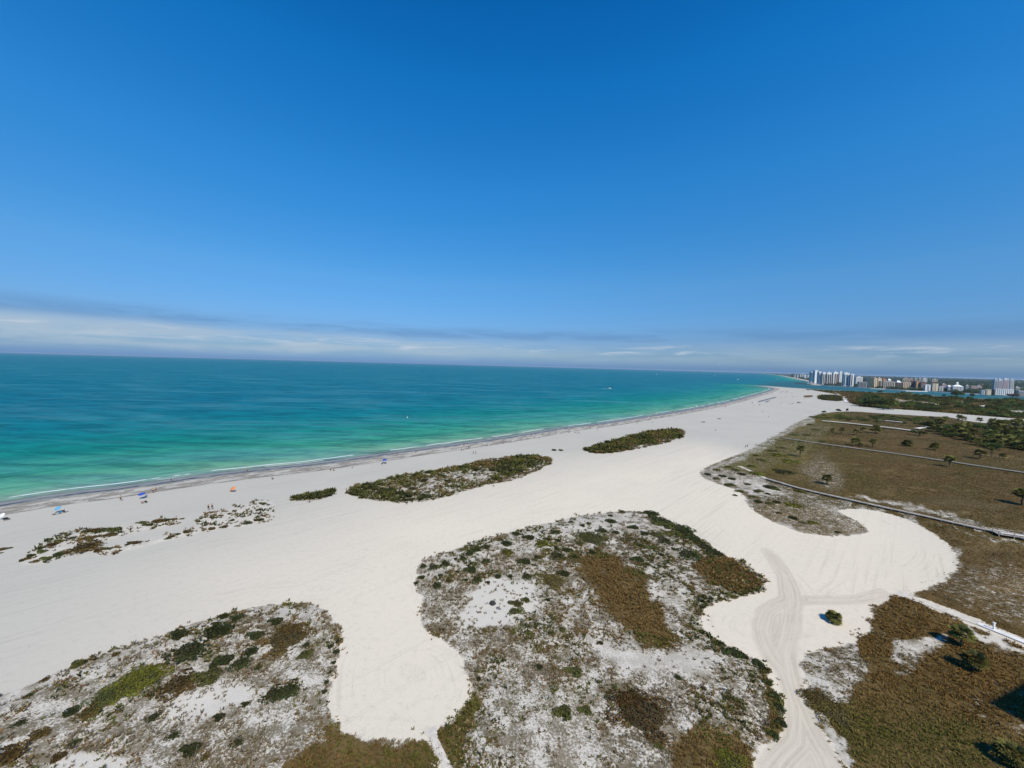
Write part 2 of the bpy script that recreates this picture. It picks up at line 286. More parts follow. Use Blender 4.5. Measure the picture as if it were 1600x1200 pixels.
# ---------------------------------------------------------------- materials
MATS = {}
def mat(name, rgb, rough=.8, metal=0.0, var=0.0, spec=.3, nscale=2.0, emit=None, rand=0.0):
    if name in MATS: return MATS[name]
    m = bpy.data.materials.new(name); m.use_nodes = True; t = NT(m.node_tree); b = m.node_tree.nodes['Principled BSDF']
    b.inputs['Roughness'].default_value = rough; b.inputs['Metallic'].default_value = metal; b.inputs['Specular IOR Level'].default_value = spec
    if var or rand:
        co = t.node('ShaderNodeTexCoord').outputs['Object']; nf = t.noise(co, nscale, 4, .6)
        v = t.mr(nf, .3, .7, 1 - var, 1 + var)
        if rand:
            oi = t.node('ShaderNodeObjectInfo'); v = t.math('MULTIPLY', v, t.mr(oi.outputs['Random'], 0, 1, 1 - rand, 1 + rand, False))
        hv = t.node('ShaderNodeHueSaturation'); hv.inputs['Color'].default_value = (*rgb, 1); t.l.new(v, hv.inputs['Value'])
        t.l.new(hv.outputs[0], b.inputs['Base Color'])
    else: b.inputs['Base Color'].default_value = (*rgb, 1)
    MATS[name] = m; return m
def leaf_mat(name, rgb, rand=.25, trans=.25):
    if name in MATS: return MATS[name]
    m = bpy.data.materials.new(name); m.use_nodes = True; t = NT(m.node_tree); b = m.node_tree.nodes['Principled BSDF']; out = m.node_tree.nodes['Material Output']
    oi = t.node('ShaderNodeObjectInfo'); a = t.attr('col').outputs['Color']
    v = t.mr(oi.outputs['Random'], 0, 1, 1 - rand, 1 + rand, False)
    hv = t.node('ShaderNodeHueSaturation'); hv.inputs['Color'].default_value = (*rgb, 1); t.l.new(v, hv.inputs['Value'])
    t.l.new(t.mr(oi.outputs['Random'], 0, 1, .485, .515, False), hv.inputs['Hue'])
    c = t.mix(1.0, hv.outputs[0], a, 'MULTIPLY'); t.l.new(c, b.inputs['Base Color'])
    b.inputs['Roughness'].default_value = .7; b.inputs['Specular IOR Level'].default_value = .12
    tr = t.node('ShaderNodeBsdfTranslucent'); t.l.new(c, tr.inputs[0]); mx = t.node('ShaderNodeMixShader'); mx.inputs[0].default_value = trans
    t.l.new(b.outputs[0], mx.inputs[1]); t.l.new(tr.outputs[0], mx.inputs[2]); t.l.new(mx.outputs[0], out.inputs[0])
    MATS[name] = m; return m

# ---------------------------------------------------------------- object helpers
def new_mesh(name, verts, faces, smooth=False):
    me = bpy.data.meshes.new(name); verts = np.asarray(verts, np.float32)
    if isinstance(faces, np.ndarray):
        nf, k = faces.shape
        me.vertices.add(len(verts)); me.vertices.foreach_set('co', verts.ravel())
        me.loops.add(nf * k); me.loops.foreach_set('vertex_index', faces.astype(np.int32).ravel())
        me.polygons.add(nf); me.polygons.foreach_set('loop_start', np.arange(0, nf * k, k, dtype=np.int32))
        me.update(calc_edges=True)
    else: me.from_pydata([tuple(map(float, v)) for v in verts], [], faces); me.update()
    if smooth: me.polygons.foreach_set('use_smooth', np.ones(len(me.polygons), bool))
    return me
def set_attr(me, name, arr):
    arr = np.asarray(arr, np.float32)
    if arr.ndim == 1: a = me.attributes.new(name, 'FLOAT', 'POINT'); a.data.foreach_set('value', arr)
    else:
        a = me.attributes.new(name, 'FLOAT_COLOR', 'POINT')
        if arr.shape[1] == 3: arr = np.hstack([arr, np.ones((len(arr), 1), np.float32)])
        a.data.foreach_set('color', arr.ravel())
def link(name, me, m=None, parent=None, loc=None, rz=0, sc=None):
    o = bpy.data.objects.new(name, me); col.objects.link(o)
    if m is not None and me is not None and not me.materials: me.materials.append(m)
    if parent is not None: o.parent = parent
    if loc is not None: o.location = loc
    if rz: o.rotation_euler = (0, 0, rz)
    if sc is not None: o.scale = sc if hasattr(sc, '__len__') else (sc, sc, sc)
    return o
def tag(o, label=None, cat=None, group=None, kind=None):
    if label: o['label'] = label
    if cat: o['category'] = cat
    if group: o['group'] = group
    if kind: o['kind'] = kind
    return o
def empty(name, loc=(0, 0, 0), rz=0): return link(name, None, None, None, loc, rz)
def copy_tree(o, parent=None):
    c = o.copy(); col.objects.link(c)
    if parent is not None: c.parent = parent
    for ch in list(o.children): copy_tree(ch, c)
    return c
class MB:
    """collects shapes into one mesh"""
    def __init__(s): s.v = []; s.f = []
    def add(s, v, f):
        n = len(s.v); s.v += [tuple(map(float, p)) for p in v]; s.f += [tuple(i + n for i in q) for q in f]; return s
    def box(s, x0, x1, y0, y1, z0, z1, M=None):
        v = [(x, y, z) for z in (z0, z1) for y in (y0, y1) for x in (x0, x1)]
        if M is not None: v = [tuple(M @ Vector(p)) for p in v]
        return s.add(v, [(0, 2, 3, 1), (4, 5, 7, 6), (0, 1, 5, 4), (1, 3, 7, 5), (3, 2, 6, 7), (2, 0, 4, 6)])
    def tube(s, a, b, r0, r1=None, n=8, caps=True):
        a = Vector(a); b = Vector(b); r1 = r0 if r1 is None else r1; d = (b - a).normalized()
        u = d.orthogonal().normalized(); w_ = d.cross(u); v = []
        for p, r in ((a, r0), (b, r1)):
            for i in range(n): t = 2 * math.pi * i / n; v.append(p + (u * math.cos(t) + w_ * math.sin(t)) * r)
        f = [(i, (i + 1) % n, n + (i + 1) % n, n + i) for i in range(n)]
        if caps: f += [tuple(range(n))[::-1], tuple(range(n, 2 * n))]
        return s.add(v, f)
    def prism(s, poly, z0, z1):
        n = len(poly); v = [(x, y, z0) for x, y in poly] + [(x, y, z1) for x, y in poly]
        return s.add(v, [tuple(range(n))[::-1], tuple(range(n, 2 * n))] + [(i, (i + 1) % n, n + (i + 1) % n, n + i) for i in range(n)])
    def ell(s, c, r, seg=10, rings=6):
        v = [(c[0], c[1], c[2] - r[2])]; f = []
        for j in range(1, rings):
            t = -math.pi / 2 + math.pi * j / rings
            for i in range(seg): p = 2 * math.pi * i / seg; v.append((c[0] + r[0] * math.cos(t) * math.cos(p), c[1] + r[1] * math.cos(t) * math.sin(p), c[2] + r[2] * math.sin(t)))
        v.append((c[0], c[1], c[2] + r[2])); L = len(v) - 1
        for i in range(seg):
            f.append((0, 1 + (i + 1) % seg, 1 + i)); f.append((L, L - seg + i, L - seg + (i + 1) % seg))
            for j in range(rings - 2): a = 1 + j * seg; f.append((a + i, a + (i + 1) % seg, a + seg + (i + 1) % seg, a + seg + i))
        return s.add(v, f)
    def mesh(s, name, smooth=False): return new_mesh(name, s.v, s.f, smooth)
    def build(s, name, m, parent=None, smooth=False): return link(name, s.mesh(name, smooth), m, parent)

# ---------------------------------------------------------------- ground and water sheets (rings round the camera's foot, finer near and ahead)
def ring_grid(rmin, rmax, daz, dlog, near_px):
    az = np.concatenate([np.arange(-64, 64, daz), np.arange(64, 296, 4.0)]); az = np.radians(az)
    r = [rmin]
    while r[-1] < rmax:
        q = r[-1]; r.append(q + min(max(dlog * q, .05), near_px * q * q / (F * H) if q < 400 else 1e9))
    r = np.array(r); A, Rr = np.meshgrid(az, r); X = Rr * np.sin(A); Y = Rr * np.cos(A)
    nr, na = X.shape; i = np.arange(nr - 1)[:, None] * na; j = np.arange(na)[None]; j2 = (j + 1) % na
    f = np.stack([(i + j), (i + j2), (i + na + j2), (i + na + j)], -1).reshape(-1, 4)[:, ::-1]
    return X.ravel(), Y.ravel(), f
gx, gy, gf = ring_grid(6, 60000, .2, .008, 3.0)
g_shore = shore_s(gx, gy); g_scrub = scrub_s(gx, gy)
gpx, gpy = topix(gx, gy); front = (gy > 5) & (np.hypot(gx, gy) < 30000)
g_dens = np.zeros(gx.size); g_soil = np.zeros(gx.size)
g_dens[front], _, g_soil[front], _ = zeval(gpx[front], gpy[front])
g_z = height(gx, gy, g_scrub, g_shore)
T1 = PP([(1186, 856), (1202, 857), (1222, 873), (1237, 895), (1250, 920), (1255, 942), (1254, 980), (1246, 1030), (1262, 1090), (1290, 1150), (1320, 1198), (1400, 1400), (1190, 1400), (1181, 1190), (1200, 1165), (1222, 1145), (1226, 1100), (1210, 1050), (1190, 1028), (1176, 1000), (1172, 975), (1180, 950), (1200, 937), (1215, 932), (1212, 900), (1200, 878)])
T2 = PP([(1250, 930), (1330, 930), (1345, 926), (1375, 919), (1398, 930), (1375, 940), (1340, 945), (1250, 946)])
g_track = np.maximum(sdf(T1, gx, gy, 40), sdf(T2, gx, gy, 40))
g_warm = sst(sdf(PP([(380, 900), (600, 800), (900, 735), (1090, 700), (1180, 720), (1500, 800), (1560, 900), (1500, 1400), (300, 1400), (360, 1000)]), gx, gy), -45, 25)
gm = new_mesh('ground', np.stack([gx, gy, g_z], -1), gf, True)
set_attr(gm, 'shore', np.clip(g_shore, -60, 60)); set_attr(gm, 'scrub', np.clip(g_scrub, -60, 60)); set_attr(gm, 'soil', g_soil); set_attr(gm, 'dens', g_dens)
set_attr(gm, 'track', np.clip(g_track, -40, 40)); set_attr(gm, 'warm', g_warm)
set_attr(gm, 'farland', sst(sdf(fl, gx, gy), -5, 5))

m = bpy.data.materials.new('sand_ground'); m.use_nodes = True; t = NT(m.node_tree); b = m.node_tree.nodes['Principled BSDF']
pos = t.node('ShaderNodeNewGeometry').outputs['Position']; X_, Y_, Z_ = t.xyz(pos)
flat = t.comb(X_, Y_, 0.0)
sh = t.attr('shore').outputs['Fac']; scb = t.attr('scrub').outputs['Fac']; soil = t.attr('soil').outputs['Fac']; dns = t.attr('dens').outputs['Fac']
trk = t.attr('track').outputs['Fac']; warm = t.attr('warm').outputs['Fac']; farl = t.attr('farland').outputs['Fac']
nb = t.noise(flat, .03, 4, .6); nm = t.noise(flat, .35, 5, .65); nf_ = t.noise(flat, 6.0, 4, .7); nl_ = t.noise(flat, .12, 5, .6)
sand = t.mix(warm, (.435, .415, .365), (.68, .605, .485))
sand = t.mix(t.mr(nb, .35, .65, 0, .5), sand, t.mix(warm, (.49, .465, .40), (.62, .565, .465)))
# vehicle and rake marks: fine bands that follow the edges of the cleared sand
along = t.comb(t.math('MULTIPLY', t.math('ADD', X_, Y_), .02), t.math('MULTIPLY', scb, 1.0), 0.0)
band_ = t.math('MULTIPLY', t.math('SUBTRACT', t.noise(t.comb(t.math('MULTIPLY', scb, 1.5), t.math('MULTIPLY', X_, .05), t.math('MULTIPLY', Y_, .05)), 1.0, 4, .7), .45), 5.0)
bm_ = t.math('MULTIPLY', t.math('MULTIPLY', t.mr(band_, .2, 1), t.mr(t.noise(flat, .07, 3), .45, .62)), t.mr(scb, -30, -2, .3, 1))
sand = t.mix(t.math('MULTIPLY', bm_, .20), sand, (.30, .27, .22))
u = t.math('ADD', t.math('MULTIPLY', X_, .70), t.math('MULTIPLY', Y_, -.71)); v_ = t.math('ADD', t.math('MULTIPLY', X_, .71), t.math('MULTIPLY', Y_, .70))
stk = t.noise(t.comb(t.math('MULTIPLY', v_, .02), t.math('MULTIPLY', u, .9), 0), 1.0, 5, .7)
sand = t.mix(t.math('MULTIPLY', t.mr(stk, .50, .70, 0, .42), t.mr(t.noise(flat, .022, 3), .42, .6, .25, 1)), sand, (.33, .30, .25))
sand = t.mix(t.mr(t.noise(flat, .9, 6, .8), .50, .66, 0, .24), sand, (.30, .28, .24))
sand = t.mix(t.mr(nf_, .25, .75, 0.0, .36), sand, (.34, .32, .28))
sand = t.mix(t.math('MULTIPLY', t.mr(t.noise(flat, 1.6, 2, .5), .70, .76), .35), sand, (.20, .17, .13))
# graded track
tn = t.math('ADD', trk, t.math('MULTIPLY', t.math('SUBTRACT', nm, .5), .6))
ring = t.mr(t.noise(t.comb(t.math('MULTIPLY', trk, 2.6), t.math('MULTIPLY', X_, .06), t.math('MULTIPLY', Y_, .06)), 1.0, 4, .7), .35, .68)
tcol = t.mix(t.math('MULTIPLY', ring, t.mr(nl_, .3, .6, .35, .95)), (.52, .46, .37), (.33, .29, .22))
sand = t.mix(t.math('MULTIPLY', t.mr(tn, -.35, .5), .58), sand, tcol)
# scrub floor: white sand, leaf litter, thatch
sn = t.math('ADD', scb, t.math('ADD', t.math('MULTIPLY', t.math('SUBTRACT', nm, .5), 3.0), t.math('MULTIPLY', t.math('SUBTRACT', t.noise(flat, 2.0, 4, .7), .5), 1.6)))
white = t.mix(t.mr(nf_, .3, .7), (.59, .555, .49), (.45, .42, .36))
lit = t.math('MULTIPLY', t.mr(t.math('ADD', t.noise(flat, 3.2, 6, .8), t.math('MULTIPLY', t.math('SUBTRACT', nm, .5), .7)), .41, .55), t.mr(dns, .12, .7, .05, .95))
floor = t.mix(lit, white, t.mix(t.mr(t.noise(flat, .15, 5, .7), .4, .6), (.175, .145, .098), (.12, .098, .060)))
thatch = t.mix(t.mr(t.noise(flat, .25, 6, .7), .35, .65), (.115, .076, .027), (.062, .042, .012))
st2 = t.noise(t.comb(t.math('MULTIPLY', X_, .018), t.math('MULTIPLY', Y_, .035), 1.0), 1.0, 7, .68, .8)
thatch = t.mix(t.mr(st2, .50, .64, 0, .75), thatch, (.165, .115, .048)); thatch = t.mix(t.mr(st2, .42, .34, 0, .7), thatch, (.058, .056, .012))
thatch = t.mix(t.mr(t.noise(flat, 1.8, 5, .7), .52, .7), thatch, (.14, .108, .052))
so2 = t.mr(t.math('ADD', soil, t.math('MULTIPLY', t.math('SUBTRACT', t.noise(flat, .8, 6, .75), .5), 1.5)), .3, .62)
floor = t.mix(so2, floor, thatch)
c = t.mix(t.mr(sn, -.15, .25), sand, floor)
# wet sand, weed lines
wig = t.math('ADD', sh, t.math('MULTIPLY', t.math('SUBTRACT', t.noise(flat, .09, 4, .6), .5), 4.0))
wet = t.mix(t.mr(nm, .4, .6), (.25, .235, .21), (.21, .20, .18))
c = t.mix(t.mr(wig, 2.6, 1.4), c, wet)
spots = t.noise(t.comb(t.math('MULTIPLY', v_, .22), t.math('MULTIPLY', u, .8), 0), 1.0, 4, .7)
w1 = t.math('MULTIPLY', t.math('MULTIPLY', t.mr(wig, -1.4, -.2), t.mr(wig, 2.0, .8)), t.mr(spots, .44, .50))
w2 = t.math('MULTIPLY', t.math('MULTIPLY', t.mr(wig, 2.0, 2.4), t.mr(wig, 3.6, 2.9)), t.mr(spots, .38, .5, 0, .85))
w3 = t.math('MULTIPLY', t.math('MULTIPLY', t.mr(sh, 2.6, 4.0), t.mr(sh, 14.0, 11.5)), t.mr(t.noise(t.comb(t.math('MULTIPLY', v_, .11), t.math('MULTIPLY', u, .34), 3), 1.0, 7, .8, .6), .465, .52))
w4 = t.math('MULTIPLY', t.math('MULTIPLY', t.mr(wig, 11.5, 12.0), t.mr(wig, 13.4, 12.6)), t.mr(spots, .42, .5, 0, .7))
c = t.mix(t.math('MULTIPLY', w1, .95), c, (.045, .040, .030)); c = t.mix(w2, c, (.14, .125, .10)); c = t.mix(t.math('MULTIPLY', w3, .8), c, (.17, .145, .12)); c = t.mix(w4, c, (.12, .10, .08))
# town and woods across the inlet
town = t.mix(t.mr(t.noise(flat, .012, 6, .7), .40, .60), (.022, .034, .022), (.08, .085, .07))
c = t.mix(t.math('MULTIPLY', farl, t.mr(sh, 25, 45)), c, town)
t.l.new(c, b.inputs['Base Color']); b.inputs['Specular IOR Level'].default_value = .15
t.l.new(t.mr(wig, 1.5, 3.0, .35, .9), b.inputs['Roughness'])
bp = t.node('ShaderNodeBump'); bp.inputs['Strength'].default_value = .35; bp.inputs['Distance'].default_value = .12
t.l.new(t.math('ADD', t.math('MULTIPLY', nm, .8), t.math('ADD', t.math('MULTIPLY', nf_, .4), t.math('MULTIPLY', stk, .5))), bp.inputs['Height']); t.l.new(bp.outputs[0], b.inputs['Normal'])
tag(link('ground', gm, m), kind='structure')

wx, wy, wf = ring_grid(20, 90000, .4, .014, 9.0)
w_shore = shore_s(wx, wy)
keep = w_shore < 12
kf = keep[wf].any(1)
wf = wf[kf]; used, inv = np.unique(wf, return_inverse=True); wf = inv.reshape(wf.shape); wx = wx[used]; wy = wy[used]; w_shore = w_shore[used]
wm = new_mesh('water', np.stack([wx, wy, np.full(wx.size, WATER_Z)], -1), wf, True)
set_attr(wm, 'shore', np.clip(w_shore, -4000, 20))
set_attr(wm, 'inlet', sst(sdf(np.vstack([PP([(1175, 604), (1205, 597), (1262, 594), (1290, 594)]), [[9000, 2000], [3000, 400]], PP([(1700, 640), (1300, 612), (1190, 606)])]), wx, wy), -60, 60) * 0.85)
m = bpy.data.materials.new('sea_water'); m.use_nodes = True; t = NT(m.node_tree); b = m.node_tree.nodes['Principled BSDF']; out = m.node_tree.nodes['Material Output']
pos = t.node('ShaderNodeNewGeometry').outputs['Position']; X_, Y_, Z_ = t.xyz(pos); flat = t.comb(X_, Y_, 0.0)
d = t.math('MULTIPLY', t.attr('shore').outputs['Fac'], -1.0)
u = t.math('ADD', t.math('MULTIPLY', X_, .70), t.math('MULTIPLY', Y_, -.71)); v_ = t.math('ADD', t.math('MULTIPLY', X_, .71), t.math('MULTIPLY', Y_, .70))
swell = t.noise(t.comb(t.math('MULTIPLY', v_, .012), t.math('MULTIPLY', d, .085), 0), 1.0, 4, .55, .3)
big = t.noise(t.comb(t.math('MULTIPLY', v_, .004), t.math('MULTIPLY', d, .014), 7), 1.0, 4, .6, .2)
d2 = t.math('ADD', d, t.math('MULTIPLY', t.math('SUBTRACT', t.noise(flat, .02, 4, .6), .5), t.mr(d, 0, 120, 3, 40)))
d2 = t.math('ADD', d2, t.math('MULTIPLY', t.math('SUBTRACT', swell, .5), t.mr(d, 5, 60, 4, 55)))
f = t.math('DIVIDE', t.math('LOGARITHM', t.math('ADD', t.math('MAXIMUM', d2, 0.0), 4.0), 10.0), 3.4)
def fp(m_): return math.log10(m_ + 4) / 3.4
wc = t.ramp(f, [(fp(1), (.32, .31, .26)), (fp(6), (.24, .34, .26)), (fp(18), (.135, .355, .225)), (fp(42), (.045, .295, .195)), (fp(90), (.004, .215, .18)), (fp(160), (.001, .175, .205)), (fp(330), (.0005, .140, .205)), (fp(1500), (.0005, .145, .210))])
n3 = t.noise(t.comb(t.math('MULTIPLY', X_, .028), t.math('MULTIPLY', Y_, .11), 0), 1.0, 7, .72)
wc = t.mix(t.mr(n3, .42, .62, 0, .8), wc, t.mix(.62, wc, (0, .025, .05)))
n4 = t.noise(t.comb(t.math('MULTIPLY', X_, .006), t.math('MULTIPLY', Y_, .022), 0), 1.0, 7, .72, .5)
wc = t.mix(t.mr(n4, .46, .62, 0, .65), wc, t.mix(.5, wc, (.08, .26, .32)))
inl = t.attr('inlet').outputs['Fac']; wc = t.mix(t.math('MULTIPLY', inl, t.mr(d, 0, 12)), wc, (.030, .095, .120))
wc = t.mix(t.math('MULTIPLY', t.mr(swell, .53, .64, 0, .5), t.mr(d, 150, 25)), wc, (.008, .15, .10))
rip = t.noise(t.comb(t.math('MULTIPLY', v_, .06), t.math('MULTIPLY', d, .45), 2), 1.0, 6, .75)
wc = t.mix(t.mr(rip, .45, .62, 0, .5), wc, t.mix(.6, wc, (0, .06, .06)))
# breakers
seg = t.noise(t.comb(t.math('MULTIPLY', v_, .03), 0, 0), 1.0, 3, .5)
dj = t.math('ADD', d, t.math('MULTIPLY', t.math('SUBTRACT', t.noise(t.comb(t.math('MULTIPLY', v_, .025), 0, 4), 1.0, 4, .6), .5), 6.0))
fn = t.noise(flat, 1.2, 4, .8)
def foam(c0, wd, thr, sd_):
    s_ = t.noise(t.comb(t.math('MULTIPLY', v_, .028), sd_, 0), 1.0, 4, .6)
    q = t.math('MULTIPLY', t.mr(t.math('ABSOLUTE', t.math('SUBTRACT', dj, c0)), wd, wd * .5), t.mr(s_, thr, thr + .03))
    return t.math('MULTIPLY', q, t.mr(fn, .2, .5, .55, 1))
fo = t.math('MAXIMUM', foam(8.5, .6, .455, 0.0), t.math('MULTIPLY', foam(5.6, .4, .54, 3.0), .7)); fo = t.math('MAXIMUM', fo, t.math('MULTIPLY', foam(13.0, .8, .60, 9.0), .8))
caps = t.math('MULTIPLY', t.mr(t.noise(flat, .11, 6, .85), .735, .77), t.mr(d, 60, 200, 0, .5))
wc = t.mix(t.math('MAXIMUM', fo, caps), wc, (.74, .78, .78))
t.l.new(wc, b.inputs['Base Color']); b.inputs['Roughness'].default_value = .45; b.inputs['IOR'].default_value = 1.33; b.inputs['Specular IOR Level'].default_value = .05
bp = t.node('ShaderNodeBump'); bp.inputs['Strength'].default_value = .7; bp.inputs['Distance'].default_value = .9
hh = t.math('ADD', t.noise(t.comb(t.math('MULTIPLY', v_, .35), t.math('MULTIPLY', u, .75), 0), 1.0, 5, .65), t.math('MULTIPLY', swell, 1.5))
t.l.new(hh, bp.inputs['Height']); t.l.new(bp.outputs[0], b.inputs['Normal'])
trn = t.node('ShaderNodeBsdfTransparent'); mx = t.node('ShaderNodeMixShader')
t.l.new(t.mr(t.math('ADD', d, t.math('MULTIPLY', t.math('SUBTRACT', t.noise(flat, .12, 4, .6), .5), 3.0)), .8, 7.0, 0.0, 1), mx.inputs[0])
t.l.new(trn.outputs[0], mx.inputs[1]); t.l.new(b.outputs[0], mx.inputs[2]); t.l.new(mx.outputs[0], out.inputs[0])
tag(link('water', wm, m), kind='structure')

def gz(x, y):
    x = np.atleast_1d(np.asarray(x, float)); y = np.atleast_1d(np.asarray(y, float))
    return height(x, y, scrub_s(x, y), shore_s(x, y))
def ground_pt(px, py):
    p = P(px, py); z = float(gz(p[0], p[1])[0]); q = P(px, py, z); return Vector((q[0], q[1], float(gz(q[0], q[1])[0])))

# ---------------------------------------------------------------- dune grass and ground cover
PAL = np.array([(.155, .128, .082), (.125, .078, .026), (.080, .080, .016), (.040, .043, .012), (.110, .055, .018), (.26, .195, .085)])
def tufts(name, key, label, r0, rho, s0, seed, blades=7, maxn=60000, dark=1.0, azr=(-60, 60), gexp=.8, mono=.0):
    rg = np.random.default_rng(seed); poly = SCRW[key]
    rr = np.hypot(poly[:, 0], poly[:, 1]); aa = np.arctan2(poly[:, 0], poly[:, 1])
    a0, a1_ = max(aa.min(), R(azr[0])), min(aa.max(), R(azr[1])); rmin = max(36, rr.min() * .9); rmax = min(rr.max() * 1.02, 1900)
    if key == 'D': rmin = 55
    # density falls off with distance, as size grows: sample radius from r * r**-1.5
    ex = 1.55; g1 = 2 - ex
    N = int(rho * (a1_ - a0) * (r0 ** ex) * (rmax ** g1 - rmin ** g1) / g1)
    r = (rg.random(N) * (rmax ** g1 - rmin ** g1) + rmin ** g1) ** (1 / g1); a = a0 + rg.random(N) * (a1_ - a0)
    x = r * np.sin(a); y = r * np.cos(a)
    s = sdf(poly, x, y); nz = fbm(x, y, 2.5, 3, 5)
    k = (s + (nz - .5) * 3.4 * np.maximum(1, r / 150) + np.where(rg.random(len(s)) < .04, 1.2, 0) > .0); x, y, r, s = x[k], y[k], r[k], s[k]
    px, py = topix(x, y); dens, wt, soil, size = zeval(px, py)
    n1_ = fbm(x, y, 9, 4, 1); n2_ = fbm(x, y, 1.7, 3, 2)
    loc = dens * sst(n1_, .30, .62) * 1.35 + dens * .15
    loc = loc * (0.35 + 1.3 * sst(n2_, .40, .62)); hb = sst(dens, .75, 1.35); loc = loc * (1 - hb) + dens * (.55 + .75 * sst(n2_, .35, .6)) * (.8 + .3 * n1_) * hb
    keep = rg.random(len(x)) < loc * .62
    x, y, r, wt, dens, soil, size = [q[keep] for q in (x, y, r, wt, dens, soil, size)]
    if len(x) > maxn: q = rg.choice(len(x), maxn, False); x, y, r, wt, dens, soil, size = [z_[q] for z_ in (x, y, r, wt, dens, soil, size)]
    n = len(x); z = gz(x, y)
    # colour kind: clustered by noise so that neighbours agree
    nk = fbm(x, y, 6, 3, 21); cw = np.cumsum(wt, 1); nk = nk * (1 - mono) + mono * fbm(x, y * 1.7, 34, 4, 22); uu = np.clip((.62 + .25 * mono) * sst(nk, .27, .73) + (.38 - .25 * mono) * rg.random(n), 0, .999)
    kind = (uu[:, None] > cw).sum(1).clip(0, 5)
    c = PAL[kind] * (0.72 + .56 * rg.random((n, 1))) * (.85 + .3 * fbm(x, y, 20, 2, 4))[:, None]
    c = c * (1 + (rg.random((n, 3)) - .5) * .16)
    if mono > 0:
        st = fbm(x + y * .3, y * 2.2 - x * .5, 46, 5, 61); wa = (sst(st, .52, .66) * .75)[:, None]; da = (sst(st, .46, .34) * .6)[:, None]
        c = c * (1 - wa) + np.array([.19, .135, .058]) * wa; c = c * (1 - da) + c * np.array([.62, .72, .5]) * da
        c = c * np.array([1.10, 1.04, .86])
        gr = (sst(fbm(x, y * 1.4, 70, 4, 71), .54, .68) * .6)[:, None]; c = c * (1 - gr) + np.array([.098, .098, .020]) * gr
    fx_, fy_ = topix(x, y); fr = sst(sdf(np.array([(1080, 740), (1225, 668), (1290, 636), (1335, 640), (1290, 690), (1262, 725), (1180, 748)], float), fx_, fy_), -6, 14)[:, None] * (np.array([kind]).T != 0)
    c = c * (1 - fr) + c * np.array([1.35, 1.6, .85]) * fr
    sz = s0 * (r / r0) ** gexp * size * (.6 + .9 * rg.random(n)) * np.where(kind == 3, 1.25, 1)
    K_ = blades
    th = rg.random((n, K_)) * 6.283; lean = .35 + .95 * rg.random((n, K_)) ; ln = sz[:, None] * (.55 + .7 * rg.random((n, K_)))
    hgt = ln * np.cos(lean * .95) * .85; out_ = ln * np.sin(lean) * 1.05
    bx_ = x[:, None] + np.cos(th) * sz[:, None] * .12; by_ = y[:, None] + np.sin(th) * sz[:, None] * .12
    wd = sz[:, None] * .17 * (.7 + .8 * rg.random((n, K_)))
    ox, oy = -np.sin(th), np.cos(th); z0 = z[:, None] + np.zeros_like(th)
    V = np.empty((n, K_, 4, 3), np.float32)
    V[:, :, 0] = np.stack([bx_ - ox * wd * .6, by_ - oy * wd * .6, z0 - .02], -1); V[:, :, 1] = np.stack([bx_ + ox * wd * .6, by_ + oy * wd * .6, z0 - .02], -1)
    mx_, my_ = bx_ + np.cos(th) * out_ * .55, by_ + np.sin(th) * out_ * .55
    V[:, :, 2] = np.stack([mx_ + ox * wd, my_ + oy * wd, z0 + hgt * .75], -1)
    V[:, :, 3] = np.stack([bx_ + np.cos(th) * out_, by_ + np.sin(th) * out_, z0 + hgt], -1)
    Fc = np.arange(n * K_ * 4, dtype=np.int32).reshape(-1, 4)[:, [0, 1, 2, 3]]
    me = new_mesh(name, V.reshape(-1, 3), Fc)
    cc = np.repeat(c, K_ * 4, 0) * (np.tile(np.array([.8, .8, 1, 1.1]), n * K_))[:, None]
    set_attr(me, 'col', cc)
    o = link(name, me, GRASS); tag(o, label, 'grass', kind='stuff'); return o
GRASS = bpy.data.materials.new('grass_blades'); GRASS.use_nodes = True; t = NT(GRASS.node_tree); b = GRASS.node_tree.nodes['Principled BSDF']
t.l.new(t.attr('col').outputs['Color'], b.inputs['Base Color']); b.inputs['Roughness'].default_value = .75; b.inputs['Specular IOR Level'].default_value = .12
tufts('dune_grass', 'A', 'grey, olive and brown grass tufts covering the white dune at bottom left', 50, 17, .26, 1, maxn=52000)
tufts('dune_grass', 'B', 'grey and brown grass tufts covering the big central dune island', 50, 17, .26, 2, maxn=80000)
tufts('meadow_grass', 'C', 'dense brown and olive grass right of the sandy track at bottom right', 50, 34, .20, 3, maxn=90000, gexp=.7, mono=.8, blades=6)
tufts('meadow_grass', 'D', 'dark brown meadow grass crossed by the boardwalks on the right', 80, 30, .17, 4, maxn=210000, gexp=.36, mono=.95, blades=4)
tufts('dune_grass', 'E1', 'olive green grass on the narrow far dune island in the open beach', 120, 8, .7, 5, maxn=12000)
tufts('dune_grass', 'E2', 'dark green and olive grass on the long dune island near the shore', 100, 7, .55, 6, maxn=20000)
tufts('dune_grass', 'E3', 'dark green grass on the smallest dune mound beside the long island', 100, 9, .5, 7, maxn=3000)
for k_, sd_, wh_ in (('G1', 11, 'left'), ('G2', 12, 'lower middle'), ('G3', 13, 'right')):
    tufts('dune_grass', k_, f'sparse brown grass runners round the {wh_} mounds of the open beach', 100, 9, .42, sd_, maxn=4000)
tufts('dune_grass', 'F1', 'thin green grass on the oval patch near the far end of the beach', 300, 3, 1.0, 8, maxn=2000)
tufts('scrub_cover', 'F3', 'green and brown scrub ground cover between the white sand road and the inlet', 300, 2.2, .9, 9, maxn=60000, gexp=.5, blades=5, mono=.7)
tufts('dune_grass', 'F4', 'brown grass tongue beside the path fork near the far beach', 300, 3, 1.0, 10, maxn=1500)

